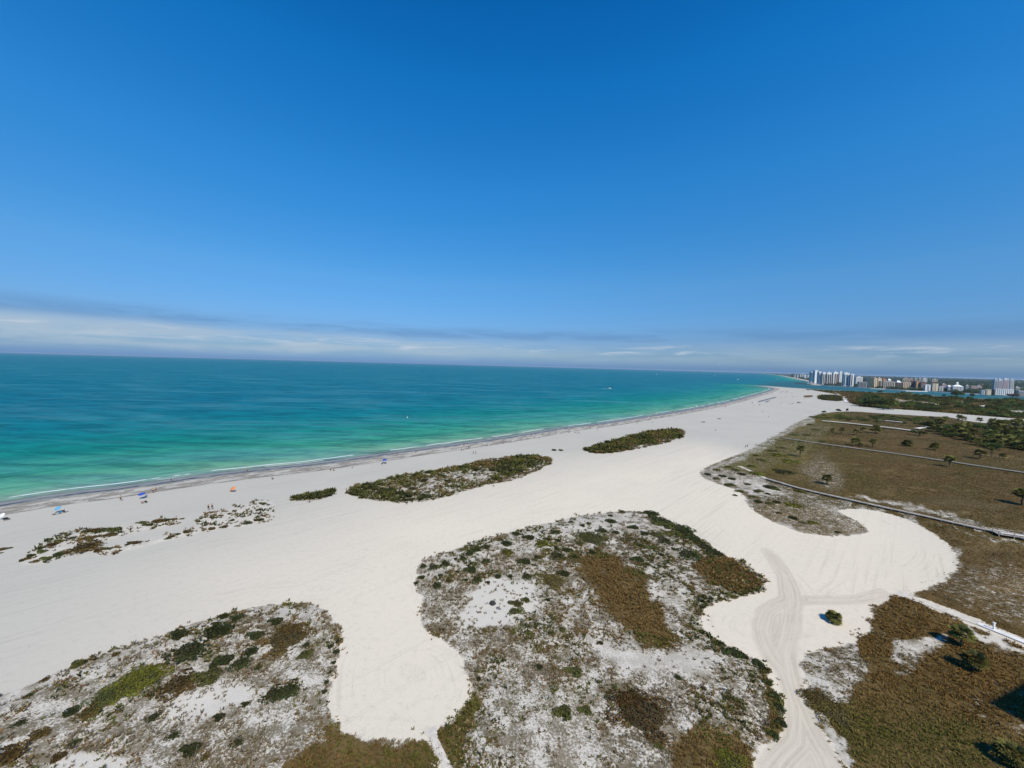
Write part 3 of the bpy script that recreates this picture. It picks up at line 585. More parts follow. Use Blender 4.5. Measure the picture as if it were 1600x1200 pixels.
# ---------------------------------------------------------------- shrubs, palms, trees: prototypes
def leaf_cloud(name, n, size, seed, flat=.7, lumps=5, m=None, tilt=.6, base=.0):
    """leaf-sized faces spread over a lumpy dome of unit radius"""
    rg = np.random.default_rng(seed)
    L = np.array([[0, 0, .08, .58]] + [[math.cos(a_) * rr_, math.sin(a_) * rr_, rg.random() * .25, .24 + .26 * rg.random()] for a_, rr_ in zip(rg.random(lumps) * 6.28, .38 + .45 * rg.random(lumps))])
    w_ = L[:, 3] ** 2; li = rg.choice(len(L), n, p=w_ / w_.sum()); d = rg.normal(size=(n, 3)); d[:, 2] = np.abs(d[:, 2]) * .9 - .1
    d /= np.linalg.norm(d, axis=1)[:, None]; rad = L[li, 3] * (.62 + .42 * rg.random(n) ** .6)
    c = np.stack([L[li, 0], L[li, 1], L[li, 2]], 1) + d * rad[:, None]; c[:, 2] = np.maximum(c[:, 2] * flat, .01) + base
    nrm = d + rg.normal(size=(n, 3)) * tilt; nrm /= np.linalg.norm(nrm, axis=1)[:, None]
    u_ = np.cross(nrm, rg.normal(size=(n, 3))); u_ /= np.linalg.norm(u_, axis=1)[:, None]; v__ = np.cross(nrm, u_)
    s = size * (.6 + .8 * rg.random(n))[:, None]
    V = np.stack([c - u_ * s, c + v__ * s * .6, c + u_ * s, c - v__ * s * .6], 1)
    me = new_mesh(name, V.reshape(-1, 3), np.arange(n * 4, dtype=np.int32).reshape(-1, 4))
    br = (.65 + .7 * rg.random(n)) * (.85 + .3 * (li % 3) / 2); cc = np.stack([br * (1 + .15 * (rg.random(n) - .3)), br, br * .9], 1)
    set_attr(me, 'col', np.repeat(cc, 4, 0))
    if m: me.materials.append(m)
    return me
LM = dict(dark=leaf_mat('leaf_dark', (.040, .052, .018)), olive=leaf_mat('leaf_olive', (.085, .092, .028)), bright=leaf_mat('leaf_bright', (.135, .138, .022)), yellow=leaf_mat('leaf_yellow', (.15, .125, .040)),
          rust=leaf_mat('leaf_rust', (.095, .064, .022)), tree=leaf_mat('leaf_tree', (.055, .080, .022)), tree2=leaf_mat('leaf_tree_olive', (.110, .135, .032)), brownt=leaf_mat('leaf_brown_tree', (.085, .060, .035)))
bark = mat('bark', (.11, .09, .07), .9, var=.3)
twig = mat('twig', (.045, .038, .018), .95, var=.45, nscale=6.0)
SH = {}
for kd in ('dark', 'olive', 'bright', 'yellow', 'rust'):
    SH[kd] = [leaf_cloud('foliage', 520, .085, 40 + i + hash(kd) % 1 + len(kd), .62, 4 + 2 * i, LM[kd]) for i in range(3)]
SHBIG = {kd: leaf_cloud('foliage', 2600, .040, 77, .5, 9, LM[kd]) for kd in ('rust', 'yellow', 'bright', 'olive', 'dark')}
stem_me = MB()
for i in range(6):
    a_ = i * 1.05; stem_me.tube((0, 0, -.05), (math.cos(a_) * .35, math.sin(a_) * .35, .34), .03, .012, 5)
_r = random.Random(8); _n = len(stem_me.v); stem_me.ell((0, 0, 0), (.62, .62, .15), 12, 8)
stem_me.v[_n:] = [tuple(c_ * (1 + _r.uniform(-.16, .16)) for c_ in (p_[0], p_[1], max(p_[2], -.05))) for p_ in stem_me.v[_n:]]
stem_me = stem_me.mesh('stem'); stem_me.materials.append(twig)
def shrub(px, py, wpx, kd, label, group=None, big=False, asp=1.0, hh_=None, name='dune_shrub', mound=False):
    if mound: wpx *= random.uniform(.5, .85); asp = random.uniform(1.0, 1.7)
    if not mound and asp == 1.0: asp = random.uniform(.8, 1.35)
    p = ground_pt(px, py); mp = mpp(p.x, p.y); rad = wpx * mp / 2 * 1.05
    o = empty(name, p, random.random() * .6 - .3 if asp != 1 else random.random() * 6.28)
    tag(o, label, 'shrub', group)
    zz = min(rad * .95, 1.1 + rad * .25) if hh_ is None else hh_
    fo_ = link('foliage', SHBIG[kd] if big else random.choice(SH[kd]), None, o); fo_.scale = (rad * asp, rad, zz)
    st = link('stem', stem_me, None, o); st.scale = (rad, rad, zz)
    return o
nice = {'dark': 'dark green', 'olive': 'olive green', 'bright': 'bright yellow-green', 'yellow': 'yellow-brown', 'rust': 'rusty brown'}
# the ones the picture singles out
for a in [(1004, 1116, 74, 'rust', 'largest round rusty brown bush, standing at the bottom of the central dune', True),
          (865, 909, 40, 'yellow', 'round yellow-brown bush with pale branches, right of the bare white sand', True),
          (926, 842, 48, 'olive', 'wide olive bush near the top of the central dune island', True),
          (793, 864, 25, 'bright', 'bright yellow-green round bush at the upper left of the central dune', False),
          (847, 850, 25, 'bright', 'bright yellow-green round bush just left of the wide olive bush', False),
          (683, 917, 18, 'dark', 'lone round dark bush at the left tip of the central dune', False),
          (882, 1112, 26, 'olive', 'fluffy olive bush left of the largest rusty bush', False),
          (900, 1049, 20, 'olive', 'olive bush in the middle of the grey tufts of the central dune', False),
          (1074, 867, 32, 'dark', 'dark olive bush inside the dark hedge of the central dune', False),
          (997, 874, 19, 'dark', 'dark bush at the head of the long brown grass patch', False),
          (1142, 1194, 40, 'bright', 'bright green bush at the bottom edge left of the sandy track', True),
          (450, 997, 62, 'rust', 'large reddish brown bush on the bottom left dune', True),
          (225, 1062, 52, 'bright', 'bright green bush heap at the top of the green thicket, bottom left dune', True),
          (198, 1076, 46, 'bright', 'bright green bush in the middle of the thicket on the bottom left dune', True),
          (166, 1094, 40, 'olive', 'olive bush at the lower left of the green thicket', True),
          (138, 1114, 24, 'rust', 'rusty red creeping bush at the foot of the green thicket', False),
          (342, 990, 36, 'dark', 'long dark green bush above the brown one on the bottom left dune', False),
          (295, 1016, 42, 'dark', 'dark green bush lying left of centre on the bottom left dune', False),
          (450, 1079, 26, 'dark', 'right one of two joined dark bushes below the brown bush', False),
          (427, 1086, 24, 'dark', 'left one of two joined dark bushes below the brown bush', False),
          (475, 1024, 20, 'olive', 'olive bush right below the large reddish bush', False),
          (303, 1170, 22, 'dark', 'dark bush near the bottom edge of the bottom left dune', False),
          (10, 1186, 34, 'rust', 'brown bush cut off by the lower left corner', False),
          (278, 1070, 40, 'rust', 'brown scrub bush right of the green thicket', False),
          (330, 1056, 34, 'olive', 'brownish olive bush between the thicket and the large reddish bush', False),
          (1284, 1096, 40, 'yellow', 'upper yellow-olive bush beside the sandy track at bottom right', True),
          (1309, 1117, 46, 'yellow', 'lower yellow-olive bush beside the sandy track at bottom right', True),
          (131, 856, 38, 'rust', 'reddish dark mound bush on the open beach at far left', False),
          (1232, 721, 26, 'bright', 'bright yellow-green bush on the seaward edge of the right meadow', False),
          (1184, 741, 26, 'bright', 'vivid yellow bush by the near boardwalk end on the right dune', False),
          (1215, 712, 26, 'bright', 'yellow-green bush left of the bright one on the meadow edge', False),
          (1242, 790, 20, 'bright', 'yellow-green bush below the near boardwalk on the pointed dune', False),
          (1250, 768, 16, 'bright', 'small yellow-green bush touching the near boardwalk', False),
          (1138, 758, 18, 'olive', 'olive bush near the left tip of the right dune', False),
          (1268, 817, 14, 'bright', 'small bright bush in the lower half of the pointed dune', False),
          (1223, 738, 26, 'dark', 'dark brown bush below the yellow-green ones at the meadow edge', False),
          (1148, 774, 9, 'dark', 'single small bush standing out on the sand below the right dune tip', False)]:
    shrub(*a[:4], a[4], None, a[5], 1.15 if a[2] > 30 else 1.0)
# repeats: clusters of look-alike bushes
def grid_word(v, a, b, words): return words[int(min(len(words) - 1, max(0, (v - a) / (b - a) * len(words))))]
SIZEW = lambda w_: 'tiny' if w_ < 10 else 'small' if w_ < 15 else 'middling' if w_ < 21 else 'large'
def many(lst, kinds, label, group, zone_=None, **kw):
    xs = [q[0] for q in lst]; ys = [q[1] for q in lst]; seen = {}
    for i, q in enumerate(lst):
        kd = q[3] if len(q) > 3 else kinds[i % len(kinds)]
        cw_ = grid_word(q[0], min(xs), max(xs) + 1, ('far left end', 'left', 'centre left', 'centre', 'centre right', 'right', 'far right end'))
        rw_ = grid_word(q[1], min(ys), max(ys) + 1, ('back', 'upper middle', 'lower middle', 'front'))
        lb = f'{SIZEW(q[2])} {nice[kd]} bush, {cw_}, {rw_}, {zone_}'
        shrub(q[0], q[1], q[2], kd, lb, group, **kw)
many([(820, 877, 21), (759, 877, 15), (736, 890, 22), (778, 902, 13), (745, 906, 18), (763, 910, 9), (822, 901, 16), (798, 901, 9), (882, 896, 18), (804, 956, 18, 'olive'), (808, 943, 16, 'olive'), (822, 937, 15, 'olive'), (856, 937, 9),
      (878, 984, 13, 'olive'), (886, 861, 14), (870, 870, 22), (896, 870, 14), (867, 832, 14), (828, 840, 18), (761, 855, 15), (734, 866, 16), (723, 873, 12), (712, 874, 8), (677, 887, 16), (661, 885, 12), (660, 902, 12), (792, 851, 18),
      (941, 829, 15), (920, 819, 9), (910, 821, 10), (892, 816, 8), (836, 827, 7), (807, 836, 14), (781, 844, 9), (744, 859, 14), (706, 864, 8), (695, 882, 14), (926, 865, 12), (839, 871, 11), (856, 843, 12), (872, 846, 12),
      (1021, 856, 16, 'olive'), (1010, 881, 12), (990, 824, 16), (955, 816, 16), (954, 806, 10), (1006, 834, 14), (1024, 836, 20, 'olive'), (971, 800, 12), (1052, 858, 9), (916, 1109, 16, 'olive'), (843, 1044, 12), (938, 1004, 9),
      (650, 912, 8), (688, 900, 8), (715, 893, 9), (700, 908, 8), (728, 906, 8), (870, 858, 10), (905, 850, 14, 'olive'), (945, 842, 14, 'olive'), (963, 833, 12), (980, 846, 12, 'olive'), (1000, 852, 12), (1035, 868, 10), (975, 866, 10, 'olive'),
      (693, 985, 7), (684, 992, 6), (745, 1047, 8), (748, 1062, 9), (1060, 1060, 10), (1098, 1075, 9), (960, 1075, 9, 'olive'), (1030, 1165, 12, 'olive')],
     ['dark'], None, 'small bushes on the central dune', zone_='central dune island')
many([(1019, 804, 22), (1028, 814, 34), (1043, 820, 36), (1063, 827, 36), (1083, 841, 28), (1092, 849, 24), (1101, 856, 24), (1114, 863, 26), (1053, 833, 24), (1073, 835, 22), (1037, 845, 22), (1112, 871, 14), (1125, 868, 14)],
     ['dark', 'dark', 'olive'], None, 'hedge of dark bushes on the central dune', zone_='dark hedge of central dune')
many([(1147, 1019, 24), (1160, 1024, 16), (1183, 1035, 18), (1192, 1046, 14), (1200, 1066, 12), (1210, 1086, 14), (1216, 1106, 16), (1220, 1128, 16), (1210, 1148, 14), (1127, 1008, 14), (1110, 996, 10)],
     ['dark'], None, 'dark bushes lining the sandy track', zone_='dune edge by sandy track')
many([(285, 992, 22), (350, 965, 14), (375, 966, 22), (355, 1030, 22), (375, 1037, 26), (392, 1020, 18), (333, 1042, 14), (127, 1037, 18, 'olive'), (110, 1115, 18), (345, 1120, 14), (434, 970, 18), (403, 992, 20), (402, 1042, 12), (528, 1003, 10),
      (517, 1010, 10), (525, 1020, 10), (510, 1067, 8), (522, 1035, 8), (515, 1050, 8), (508, 1080, 8), (478, 1008, 12), (340, 975, 12), (45, 1062 + 25, 10), (180, 1024, 10, 'rust'), (70, 1062, 10, 'rust'), (385, 1100, 10), (60, 1150, 18, 'rust'), (120, 1160, 14),
      (240, 1120, 14), (270, 1150, 12), (370, 1160, 12), (320, 1185, 12, 'rust'), (95, 1182, 16, 'rust'), (30, 1130, 12)],
     ['dark'], None, 'small bushes on the bottom left dune', zone_='bottom left dune')
many([(75, 845, 20), (85, 851, 24), (96, 846, 20), (112, 841, 18), (131, 832, 22), (142, 831, 22), (155, 829, 24), (168, 829, 24), (180, 828, 16), (135, 842, 16), (148, 839, 14), (170, 836, 18), (69, 862, 15), (51, 868, 20), (42, 873, 14), (33, 877, 12), (55, 877, 12),
      (76, 872, 18), (90, 868, 18), (104, 863, 16), (127, 859, 8), (151, 862, 14), (160, 858, 14), (174, 857, 12), (183, 855, 8), (201, 851, 11), (214, 848, 16), (222, 817, 14), (234, 820, 20), (248, 816, 22), (262, 813, 18), (272, 812, 14), (283, 811, 8), (262, 841, 12), (270, 838, 14),
      (279, 835, 12), (291, 832, 13), (298, 830, 7), (318, 827, 9), (330, 827, 16), (362, 813, 13), (350, 823, 12), (370, 822, 9), (385, 817, 13), (380, 807, 8), (332, 808, 10), (345, 806, 9), (358, 803, 9), (366, 799, 8), (400, 813, 14), (408, 812, 16), (412, 806, 10), (412, 787, 14), (420, 789, 9),
      (8, 858, 14), (18, 856, 8), (3, 864, 8), (314, 807, 4), (405, 802, 8)],
     ['dark', 'rust', 'olive', 'dark', 'rust'], None, 'low bushes on the open beach mounds', name='mound_shrub', mound=True, zone_='open beach mounds')
many([(1107, 742, 12), (1118, 748, 12), (1130, 745, 12), (1120, 735, 10), (1145, 749, 12), (1157, 768, 12), (1167, 757, 10), (1183, 768, 14), (1200, 762, 14), (1213, 765, 12), (1186, 785, 12), (1201, 787, 12), (1215, 786, 12), (1175, 776, 10), (1205, 762, 18), (1216, 802, 10), (1241, 811, 16), (1255, 817, 10),
      (1150, 735, 14, 'olive'), (1172, 729, 14, 'olive'), (1160, 742, 12), (1308, 832, 10), (1200, 772, 10), (1136, 730, 10, 'olive'), (1190, 720, 14, 'olive'), (1205, 705, 14, 'olive'), (1222, 700, 12, 'olive'), (1250, 690, 10, 'olive'), (1275, 672, 12, 'olive'), (1265, 664, 12, 'olive'),
      (1240, 680, 10, 'olive'), (1260, 680, 12, 'olive'), (1180, 712, 10, 'olive'), (1290, 657, 12), (1300, 653, 12), (1283, 690, 9)],
     ['dark', 'olive'], None, 'small bushes on the right dune fringe', zone_='right meadow fringe')
many([(556, 768, 20), (566, 771, 20), (548, 770, 12), (580, 763, 16), (600, 757, 14), (625, 770, 18), (636, 773, 16), (610, 775, 14), (645, 765, 14), (662, 751, 18), (645, 747, 18), (690, 745, 16), (672, 739, 16), (720, 734, 16), (738, 731, 14), (612, 765, 16), (637, 760, 14), (660, 776, 14), (700, 753, 12),
      (725, 738, 12), (760, 727, 14), (780, 722, 14), (810, 717, 14), (835, 717, 12), (652, 742, 12), (590, 772, 12)],
     ['dark', 'olive', 'dark'], None, 'bushes on the long shore island', zone_='long shore island')
many([(1062, 677, 14), (1048, 680, 12), (1035, 683, 12), (1052, 675, 12), (990, 690, 14), (1005, 684, 12), (975, 696, 12), (955, 698, 12), (940, 700, 12), (925, 701, 10), (1020, 679, 12), (866, 704, 10), (876, 704, 9)],
     ['olive', 'dark'], None, 'bushes on the narrow far island', zone_='narrow far island')

# palms
FAN = leaf_mat('palm_leaf', (.150, .148, .042), .2, .3); FAN2 = leaf_mat('palm_leaf_old', (.16, .115, .05), .2, .1)
def palm_crown(seed, nf=30, leaflets=9, drop=1.0, dead=0):
    rg = random.Random(seed); V = []; Fq = []; C_ = []
    for i in range(nf):
        az_ = rg.random() * 6.283; el_ = (-.5 + 1.75 * (i + .5) / nf) * drop; L_ = .75 + .25 * rg.random()
        d_ = Vector((math.cos(az_) * math.cos(el_), math.sin(az_) * math.cos(el_), math.sin(el_)))
        side = Vector((-math.sin(az_), math.cos(az_), 0)); up_ = side.cross(d_) * -1
        st_ = d_ * .42 * L_; br = .6 + .7 * rg.random()
        n0 = len(V); V += [tuple(side * .012), tuple(-side * .012), tuple(st_ - side * .012), tuple(st_ + side * .012)]; Fq.append((n0, n0 + 1, n0 + 2, n0 + 3)); C_ += [br * 1.2] * 4
        for k in range(leaflets):
            b_ = -1.25 + 2.5 * k / (leaflets - 1) + rg.uniform(-.05, .05); ll = .58 * L_ * (1 - .12 * abs(b_))
            e = (d_ * math.cos(b_) + side * math.sin(b_)).normalized(); e2 = (e + Vector((0, 0, -.35 - .25 * rg.random()))).normalized()
            wv = (d_ * -math.sin(b_) + side * math.cos(b_)) * .085; mid = st_ + e * ll * .5; tip = mid + e2 * ll * .5
            n0 = len(V); V += [tuple(st_), tuple(mid - wv), tuple(tip), tuple(mid + wv)]; Fq.append((n0, n0 + 1, n0 + 2, n0 + 3)); q = br * rg.uniform(.8, 1.2); C_ += [q * .8, q, q * 1.15, q]
    me = new_mesh('crown', V, np.array(Fq, np.int32)); set_attr(me, 'col', np.repeat(np.array(C_)[:, None], 3, 1)); return me
PC = [palm_crown(s, 32, 9) for s in (1, 2, 3)]
for q in PC: q.materials.append(FAN)
PS = palm_crown(9, 12, 7, -.5); PS.materials.append(FAN2)
def trunk_mesh(seed):
    rg = random.Random(seed); mb = MB(); prev = Vector((0, 0, -.03)); r = .075
    for i in range(6):
        nx = Vector((rg.uniform(-.02, .02) * (i + 1), rg.uniform(-.02, .02) * (i + 1), (i + 1) / 6)); mb.tube(prev, nx, r, r * .92, 8); prev = nx; r *= .95
    me = mb.mesh('trunk'); me.materials.append(bark); return me, prev
TR = [trunk_mesh(s) for s in (4, 5, 6)]
def palm(px, py, crown_px, h_px, label, group=None, skirt=False, name='palm_tree', cat='palm'):
    p = ground_pt(px, py); mp = mpp(p.x, p.y); o = empty(name, p, random.random() * 6.28); tag(o, label, cat, group)
    k = random.randrange(3); tm, top = TR[k]; hh_ = max(.2, h_px * mp); rad = crown_px * mp / 2 * (.95 if crown_px > 24 else 1.18)
    tr_ = link('trunk', tm, None, o); tr_.scale = (max(1.5, min(3, hh_ * .9)), max(1.5, min(3, hh_ * .9)), hh_)
    cr = link('crown', PC[random.randrange(3)], None, o); cr.location = (top.x * tr_.scale.x, top.y * tr_.scale.y, hh_); cr.scale = (rad, rad, rad * .92)
    if name == 'palm_bush':
        hf = link('young_leaves', SH['olive'][0], None, o); hf.scale = (rad * .7, rad * .7, rad * .8); hf.location = (0, 0, hh_ * .5)
    if skirt: s_ = link('dead_fronds', PS, None, o); s_.location = cr.location; s_.scale = (rad * .75,) * 3
    return o
palm(1500, 1009, 34, 17, 'upper of the two fan palms on the brown grass at bottom right', skirt=True)
palm(1520, 1047, 37, 13, 'lower, yellower fan palm of the two on the brown grass at bottom right', skirt=True)
palm(1301, 971, 27, 6, 'low lone palm bush on the cleared sand right of the graded track', name='palm_bush')
palm(1582, 1196, 40, 12, 'dark palm partly below the lower right corner of the picture')
palm(1250, 714, 15, 13, 'dark lone palm at the seaward end of the meadow between two boardwalks', skirt=True)
palm(1292, 757, 17, 10, 'lone round palm above the near boardwalk, casting a small shadow', skirt=True)
palm(1483, 730, 16, 12, 'lone palm standing right in front of the middle boardwalk', skirt=True)
palm(1596, 789, 24, 16, 'palm at the right edge of the big brown meadow', skirt=True)
palm(1460, 703, 15, 6, 'low round palm bush in the meadow behind the middle boardwalk', name='palm_bush')
palm(1418, 697, 16, 4, 'flat wide palm bush left of the round one behind the middle boardwalk', name='palm_bush')
palm(1531, 717, 17, 9, 'palm in front of the grove at right')
palm(1567, 717, 11, 5, 'small brown palm right of the one in front of the grove')
palm(1549, 714, 10, 12, 'slim palm between the grove and the meadow')
palm(1337, 697, 15, 8, 'left palm of the pair behind the middle boardwalk', skirt=True)
palm(1344, 698, 9, 3, 'lowest palm beside the left palm of the pair')
palm(1363, 699, 12, 9, 'right palm of the pair behind the middle boardwalk')
palm(1315, 678, 10, 7, 'palm just in front of the far boardwalk, leftmost')
palm(1338, 680, 10, 6, 'brown palm in front of the far boardwalk, second from left')
palm(1348, 676, 9, 6, 'small palm in front of the far boardwalk, third from left')
palm(1368, 677, 17, 7, 'broad palm touching the far boardwalk')
palm(1300, 676, 8, 4, 'tiny palm near the seaward end of the far boardwalk', name='palm_bush')
for i, (x_, y_, c_, h_) in enumerate([(1503, 662, 13, 8), (1498, 659, 9, 8), (1531, 663, 10, 7), (1549, 667, 10, 7), (1562, 665, 10, 6), (1575, 666, 10, 6), (1594, 665, 10, 7)]):
    palm(x_, y_, c_, h_, 'round-headed palm in the row along the white sand road', 'palm row beside the white sand road')
# trees: prototypes
def tree_proto(seed, m, n=620, size=.085, flat=.8, base=.35):
    cr = leaf_cloud('crown', n, size, seed, flat, 6, m, .7, base); mb = MB(); mb.tube((0, 0, -.03), (.03, .02, .5), .07, .05, 7)
    for i in range(4):
        a_ = i * 1.6 + seed; mb.tube((.02, .01, .35), (math.cos(a_) * .4, math.sin(a_) * .4, .8), .035, .012, 5)
    tk = mb.mesh('trunk'); tk.materials.append(bark); return cr, tk
TP = {k: [tree_proto(s + i * 7, LM[m_]) for i in range(3)] for k, m_, s in (('dark', 'tree', 100), ('olive', 'tree2', 200), ('brown', 'brownt', 300))}
def tree(px, py, wpx, hpx, kd, label, group=None, name='tree', cat='tree', dist=None):
    if dist is None: p = ground_pt(px, py)
    else: p = Vector(dist)
    mp = mpp(p.x, p.y); o = empty(name, p, random.random() * 6.28); tag(o, label, cat, group)
    cm, tm = random.choice(TP[kd]); r_ = wpx * mp / 2 * 1.1; h_ = hpx * mp
    for nm_, me_ in (('trunk', tm), ('crown', cm)): q = link(nm_, me_, None, o); q.scale = (r_, r_, h_ / 1.05)
    return o
for x_, y_, w_, h_ in [(1358, 635, 26, 19), (1372, 637, 22, 17), (1352, 635, 16, 12), (1365, 632, 18, 20)]: tree(x_, y_, w_, h_, 'dark', 'dark feathery tree in the tall clump left of the scrub wood', 'tall dark clump beyond the white sand road')
for x_, y_, w_, h_ in [(1388, 639, 20, 20), (1396, 640, 18, 16), (1380, 640, 18, 10)]: tree(x_, y_, w_, h_, 'olive', 'olive tree with brownish top right of the tall dark clump', 'olive clump beyond the white sand road')
tree(1495, 621, 17, 12, 'dark', 'broad dark tree against the inlet water, below the gabled hotel')
tree(1520, 621, 6, 8, 'dark', 'narrow dark tree against the inlet right of the broad dark one')
tree(1582, 622, 11, 9, 'brown', 'reddish brown bare tree by the inlet at far right')
tree(1475, 621, 5, 6, 'dark', 'small dark tree against the inlet left of the broad dark one')
tree(1310, 644, 8, 6, 'brown', 'grey leafless bush at the corner of the white sand road')
tree(1323, 644, 4, 7, 'brown', 'thin grey bush standing right of the leafless one at the road corner')
tree(1287, 646 - 0.0, 9, 5, 'olive', 'green bush nearest the beach on the road edge')
# grove on the right
gl = 'leafy tree of the dense dark green grove above the meadow, right'
for px, py in rng.uniform((1428, 664), (1660, 706), (420, 2)):
    if sdf(np.array([(1434, 690), (1440, 664), (1470, 657), (1488, 670), (1540, 662), (1700, 668), (1700, 712), (1590, 706), (1545, 702), (1502, 690), (1480, 681), (1450, 680)]), np.array([px]), np.array([py]))[0] > 0 and random.random() < .62:
        r_ = random.random(); q = (py - 655) / 50
        kd = 'dark' if r_ < .8 else 'olive'; pos_w = grid_word(px, 1430, 1605, ('far left', 'left', 'centre left', 'centre', 'centre right', 'right', 'far right')) + ', ' + grid_word(py, 662, 708, ('back row', 'upper middle', 'lower middle', 'front row'))
        if r_ < .3: palm(px, py, 12 + 5 * q, 7, f'fan palm in the dense dark grove, {pos_w}', 'palms in the grove')
        else: tree(px, py, random.uniform(12, 18) * (.8 + .3 * q), random.uniform(7, 11), kd, f"leafy {'dark green' if kd == 'dark' else 'olive'} tree of the dense grove, {pos_w}", 'trees of the grove above the meadow')
for px in np.arange(1365, 1482, 6.5): tree(px + random.uniform(-2, 2), 652.5 + (px - 1365) * .045 + random.uniform(-1.5, 3), random.uniform(7, 12), random.uniform(4, 7), random.choice(['dark', 'olive', 'olive']), 'low tree of the band just below the white sand road', 'tree band below the white sand road')
for x_ in np.arange(1270, 1330, 7): tree(x_, 652 + random.uniform(-1, 3), 9, 4, 'olive', 'low olive tree left of the band, nearest the open beach', 'low trees at the seaward corner')
rg_ = random.Random(31)
for i in range(34):
    px = rg_.uniform(1285, 1440); py = 648 + (px - 1285) * .045 + rg_.uniform(1, 8.5); kd = rg_.choice(['dark', 'olive', 'olive'])
    tree(px, py, rg_.uniform(6, 11), rg_.uniform(2.5, 4.5), kd, f"low {'dark green' if kd == 'dark' else 'olive'} thicket bush above the far pale boardwalk, {grid_word(px, 1285, 1441, ('seaward end', 'left', 'centre', 'right', 'grove end'))}, {'back' if py < 652.5 + (px - 1285) * .045 else 'front'}", 'thicket bushes above the far boardwalk', name='thicket_bush', cat='bush')
# scrub wood between the road and the inlet
fl3 = SCRW['F3']; wl = 'small tree of the scrub wood between the white sand road and the inlet'; cnt = 0
for px, py in rng.uniform((1345, 612), (1640, 655), (900, 2)):
    q = P(px, py)
    ok = sdf(fl3, np.array([q[0]]), np.array([q[1]]))[0] > 6
    n_ = float(fbm(px * 1.0, py * 3.5, 26, 3, 33))
    if ok and n_ > .43 and cnt < 185 and not (px < 1412 and py > 622 and px > 1398):
        cnt += 1; q_ = (py - 612) / 40; kd = random.choice(['dark', 'olive']); w_ = random.uniform(6, 10) * (.75 + .7 * q_)
        tree(px, py, w_, random.uniform(4, 7.5) * (.8 + .4 * q_), kd, f"{'broad' if w_ > 10 else 'small' if w_ < 7.5 else 'medium'} {'dark green' if kd == 'dark' else 'olive'} tree of the scrub wood, {grid_word(px, 1345, 1640, ('far left', 'left', 'centre left', 'centre', 'centre right', 'right', 'far right'))}, {grid_word(py, 614, 655, ('by the inlet', 'back', 'middle', 'near the white road'))}", 'scrub wood trees before the inlet')
for px, py, w_ in [(1263, 610.2, 5), (1275, 611, 5), (1283, 611.3, 4), (1292, 611.6, 8), (1298, 611.8, 7), (1308, 612.4, 5), (1316, 612.6, 4), (1323, 612.8, 5), (1332, 613, 5), (1348, 613.6, 5), (1360, 614, 5), (1340, 614, 4)]:
    tree(px, py, w_, 2.6, 'dark', f"{'wide' if w_ > 6 else 'small'} dark bush on the near inlet bank below {'the blank slab' if px < 1280 else 'the middle slab' if px < 1300 else 'the blue-sided tower' if px < 1325 else 'the lowest tower' if px < 1336 else 'the low grey block'}, {'left' if int(px) % 2 else 'right'}", 'bushes on the near inlet bank')

# ---------------------------------------------------------------- boardwalks and paths
def strip(pts, half, z=.012, closed=False, name='path', m=None, dz=0.0):
    p = PP(pts); p = smooth_poly(p, 2, False); segs = [p[0]]
    for a_, b_ in zip(p[:-1], p[1:]):
        n = max(1, int(np.hypot(*(b_ - a_)) / 3)); segs += [a_ + (b_ - a_) * (i + 1) / n for i in range(n)]
    p = np.array(segs); d = np.gradient(p, axis=0); d /= np.hypot(d[:, 0], d[:, 1])[:, None]; nrm = np.stack([-d[:, 1], d[:, 0]], 1)
    return p, nrm
plank = mat('boardwalk_planks', (.36, .32, .27), .85, var=.25, nscale=.8); plank2 = mat('weathered_timber', (.30, .27, .24), .9, var=.25)
wpath0 = mat('pale_planks', (.60, .57, .52), .85, var=.15, nscale=.6)
whitep = mat('white_paint', (.75, .75, .74), .6)
def boardwalk(pts, half, h, label, post=True, m=plank, rail=False):
    p, nrm = strip(pts, half); z = gz(p[:, 0], p[:, 1]); z = np.maximum(z, np.convolve(np.pad(z, 4, 'edge'), np.ones(9) / 9, 'valid')) + h
    o = empty('boardwalk', (p[0][0], p[0][1], 0)); tag(o, label, 'boardwalk'); ox, oy = p[0]
    V = []; Fq = []
    for i in range(len(p)):
        a_ = p[i] + nrm[i] * half; b_ = p[i] - nrm[i] * half
        V += [(a_[0] - ox, a_[1] - oy, z[i]), (b_[0] - ox, b_[1] - oy, z[i]), (b_[0] - ox, b_[1] - oy, z[i] - .16), (a_[0] - ox, a_[1] - oy, z[i] - .16)]
    for i in range(len(p) - 1):
        k = 4 * i
        for j in range(4): Fq.append((k + j, k + (j + 1) % 4, k + 4 + (j + 1) % 4, k + 4 + j))
    dk = link('deck', new_mesh('deck', V, Fq), m, o)
    if post:
        mb = MB()
        for i in range(0, len(p), 1):
            for s_ in (-1, 1):
                q = p[i] + nrm[i] * half * .9 * s_; mb.box(q[0] - ox - .07, q[0] - ox + .07, q[1] - oy - .07, q[1] - oy + .07, -.3, z[i] - .162)
        pp = mb.build('support_posts', plank2, o); pp['kind'] = 'stuff'
    if rail:
        for s_ in (-1, 1):
            mb = MB(); pr = None
            for i in range(0, len(p)):
                q = p[i] + nrm[i] * half * s_; a_ = (q[0] - ox, q[1] - oy, z[i] + .12)
                if pr: mb.tube(pr, a_, .05, .05, 4)
                pr = a_
            mb.build('kerb_rail', plank2, o)
    return o, p, nrm, z
boardwalk([(1198, 751), (1215, 756), (1232, 761.5), (1257, 768.5), (1325, 783.5), (1375, 795), (1425, 806), (1500, 823), (1562, 836.5), (1600, 846), (1800, 893), (2100, 965)], .8, .55, 'near timber boardwalk with an open deck, running along the top of the sand turnaround', rail=True)
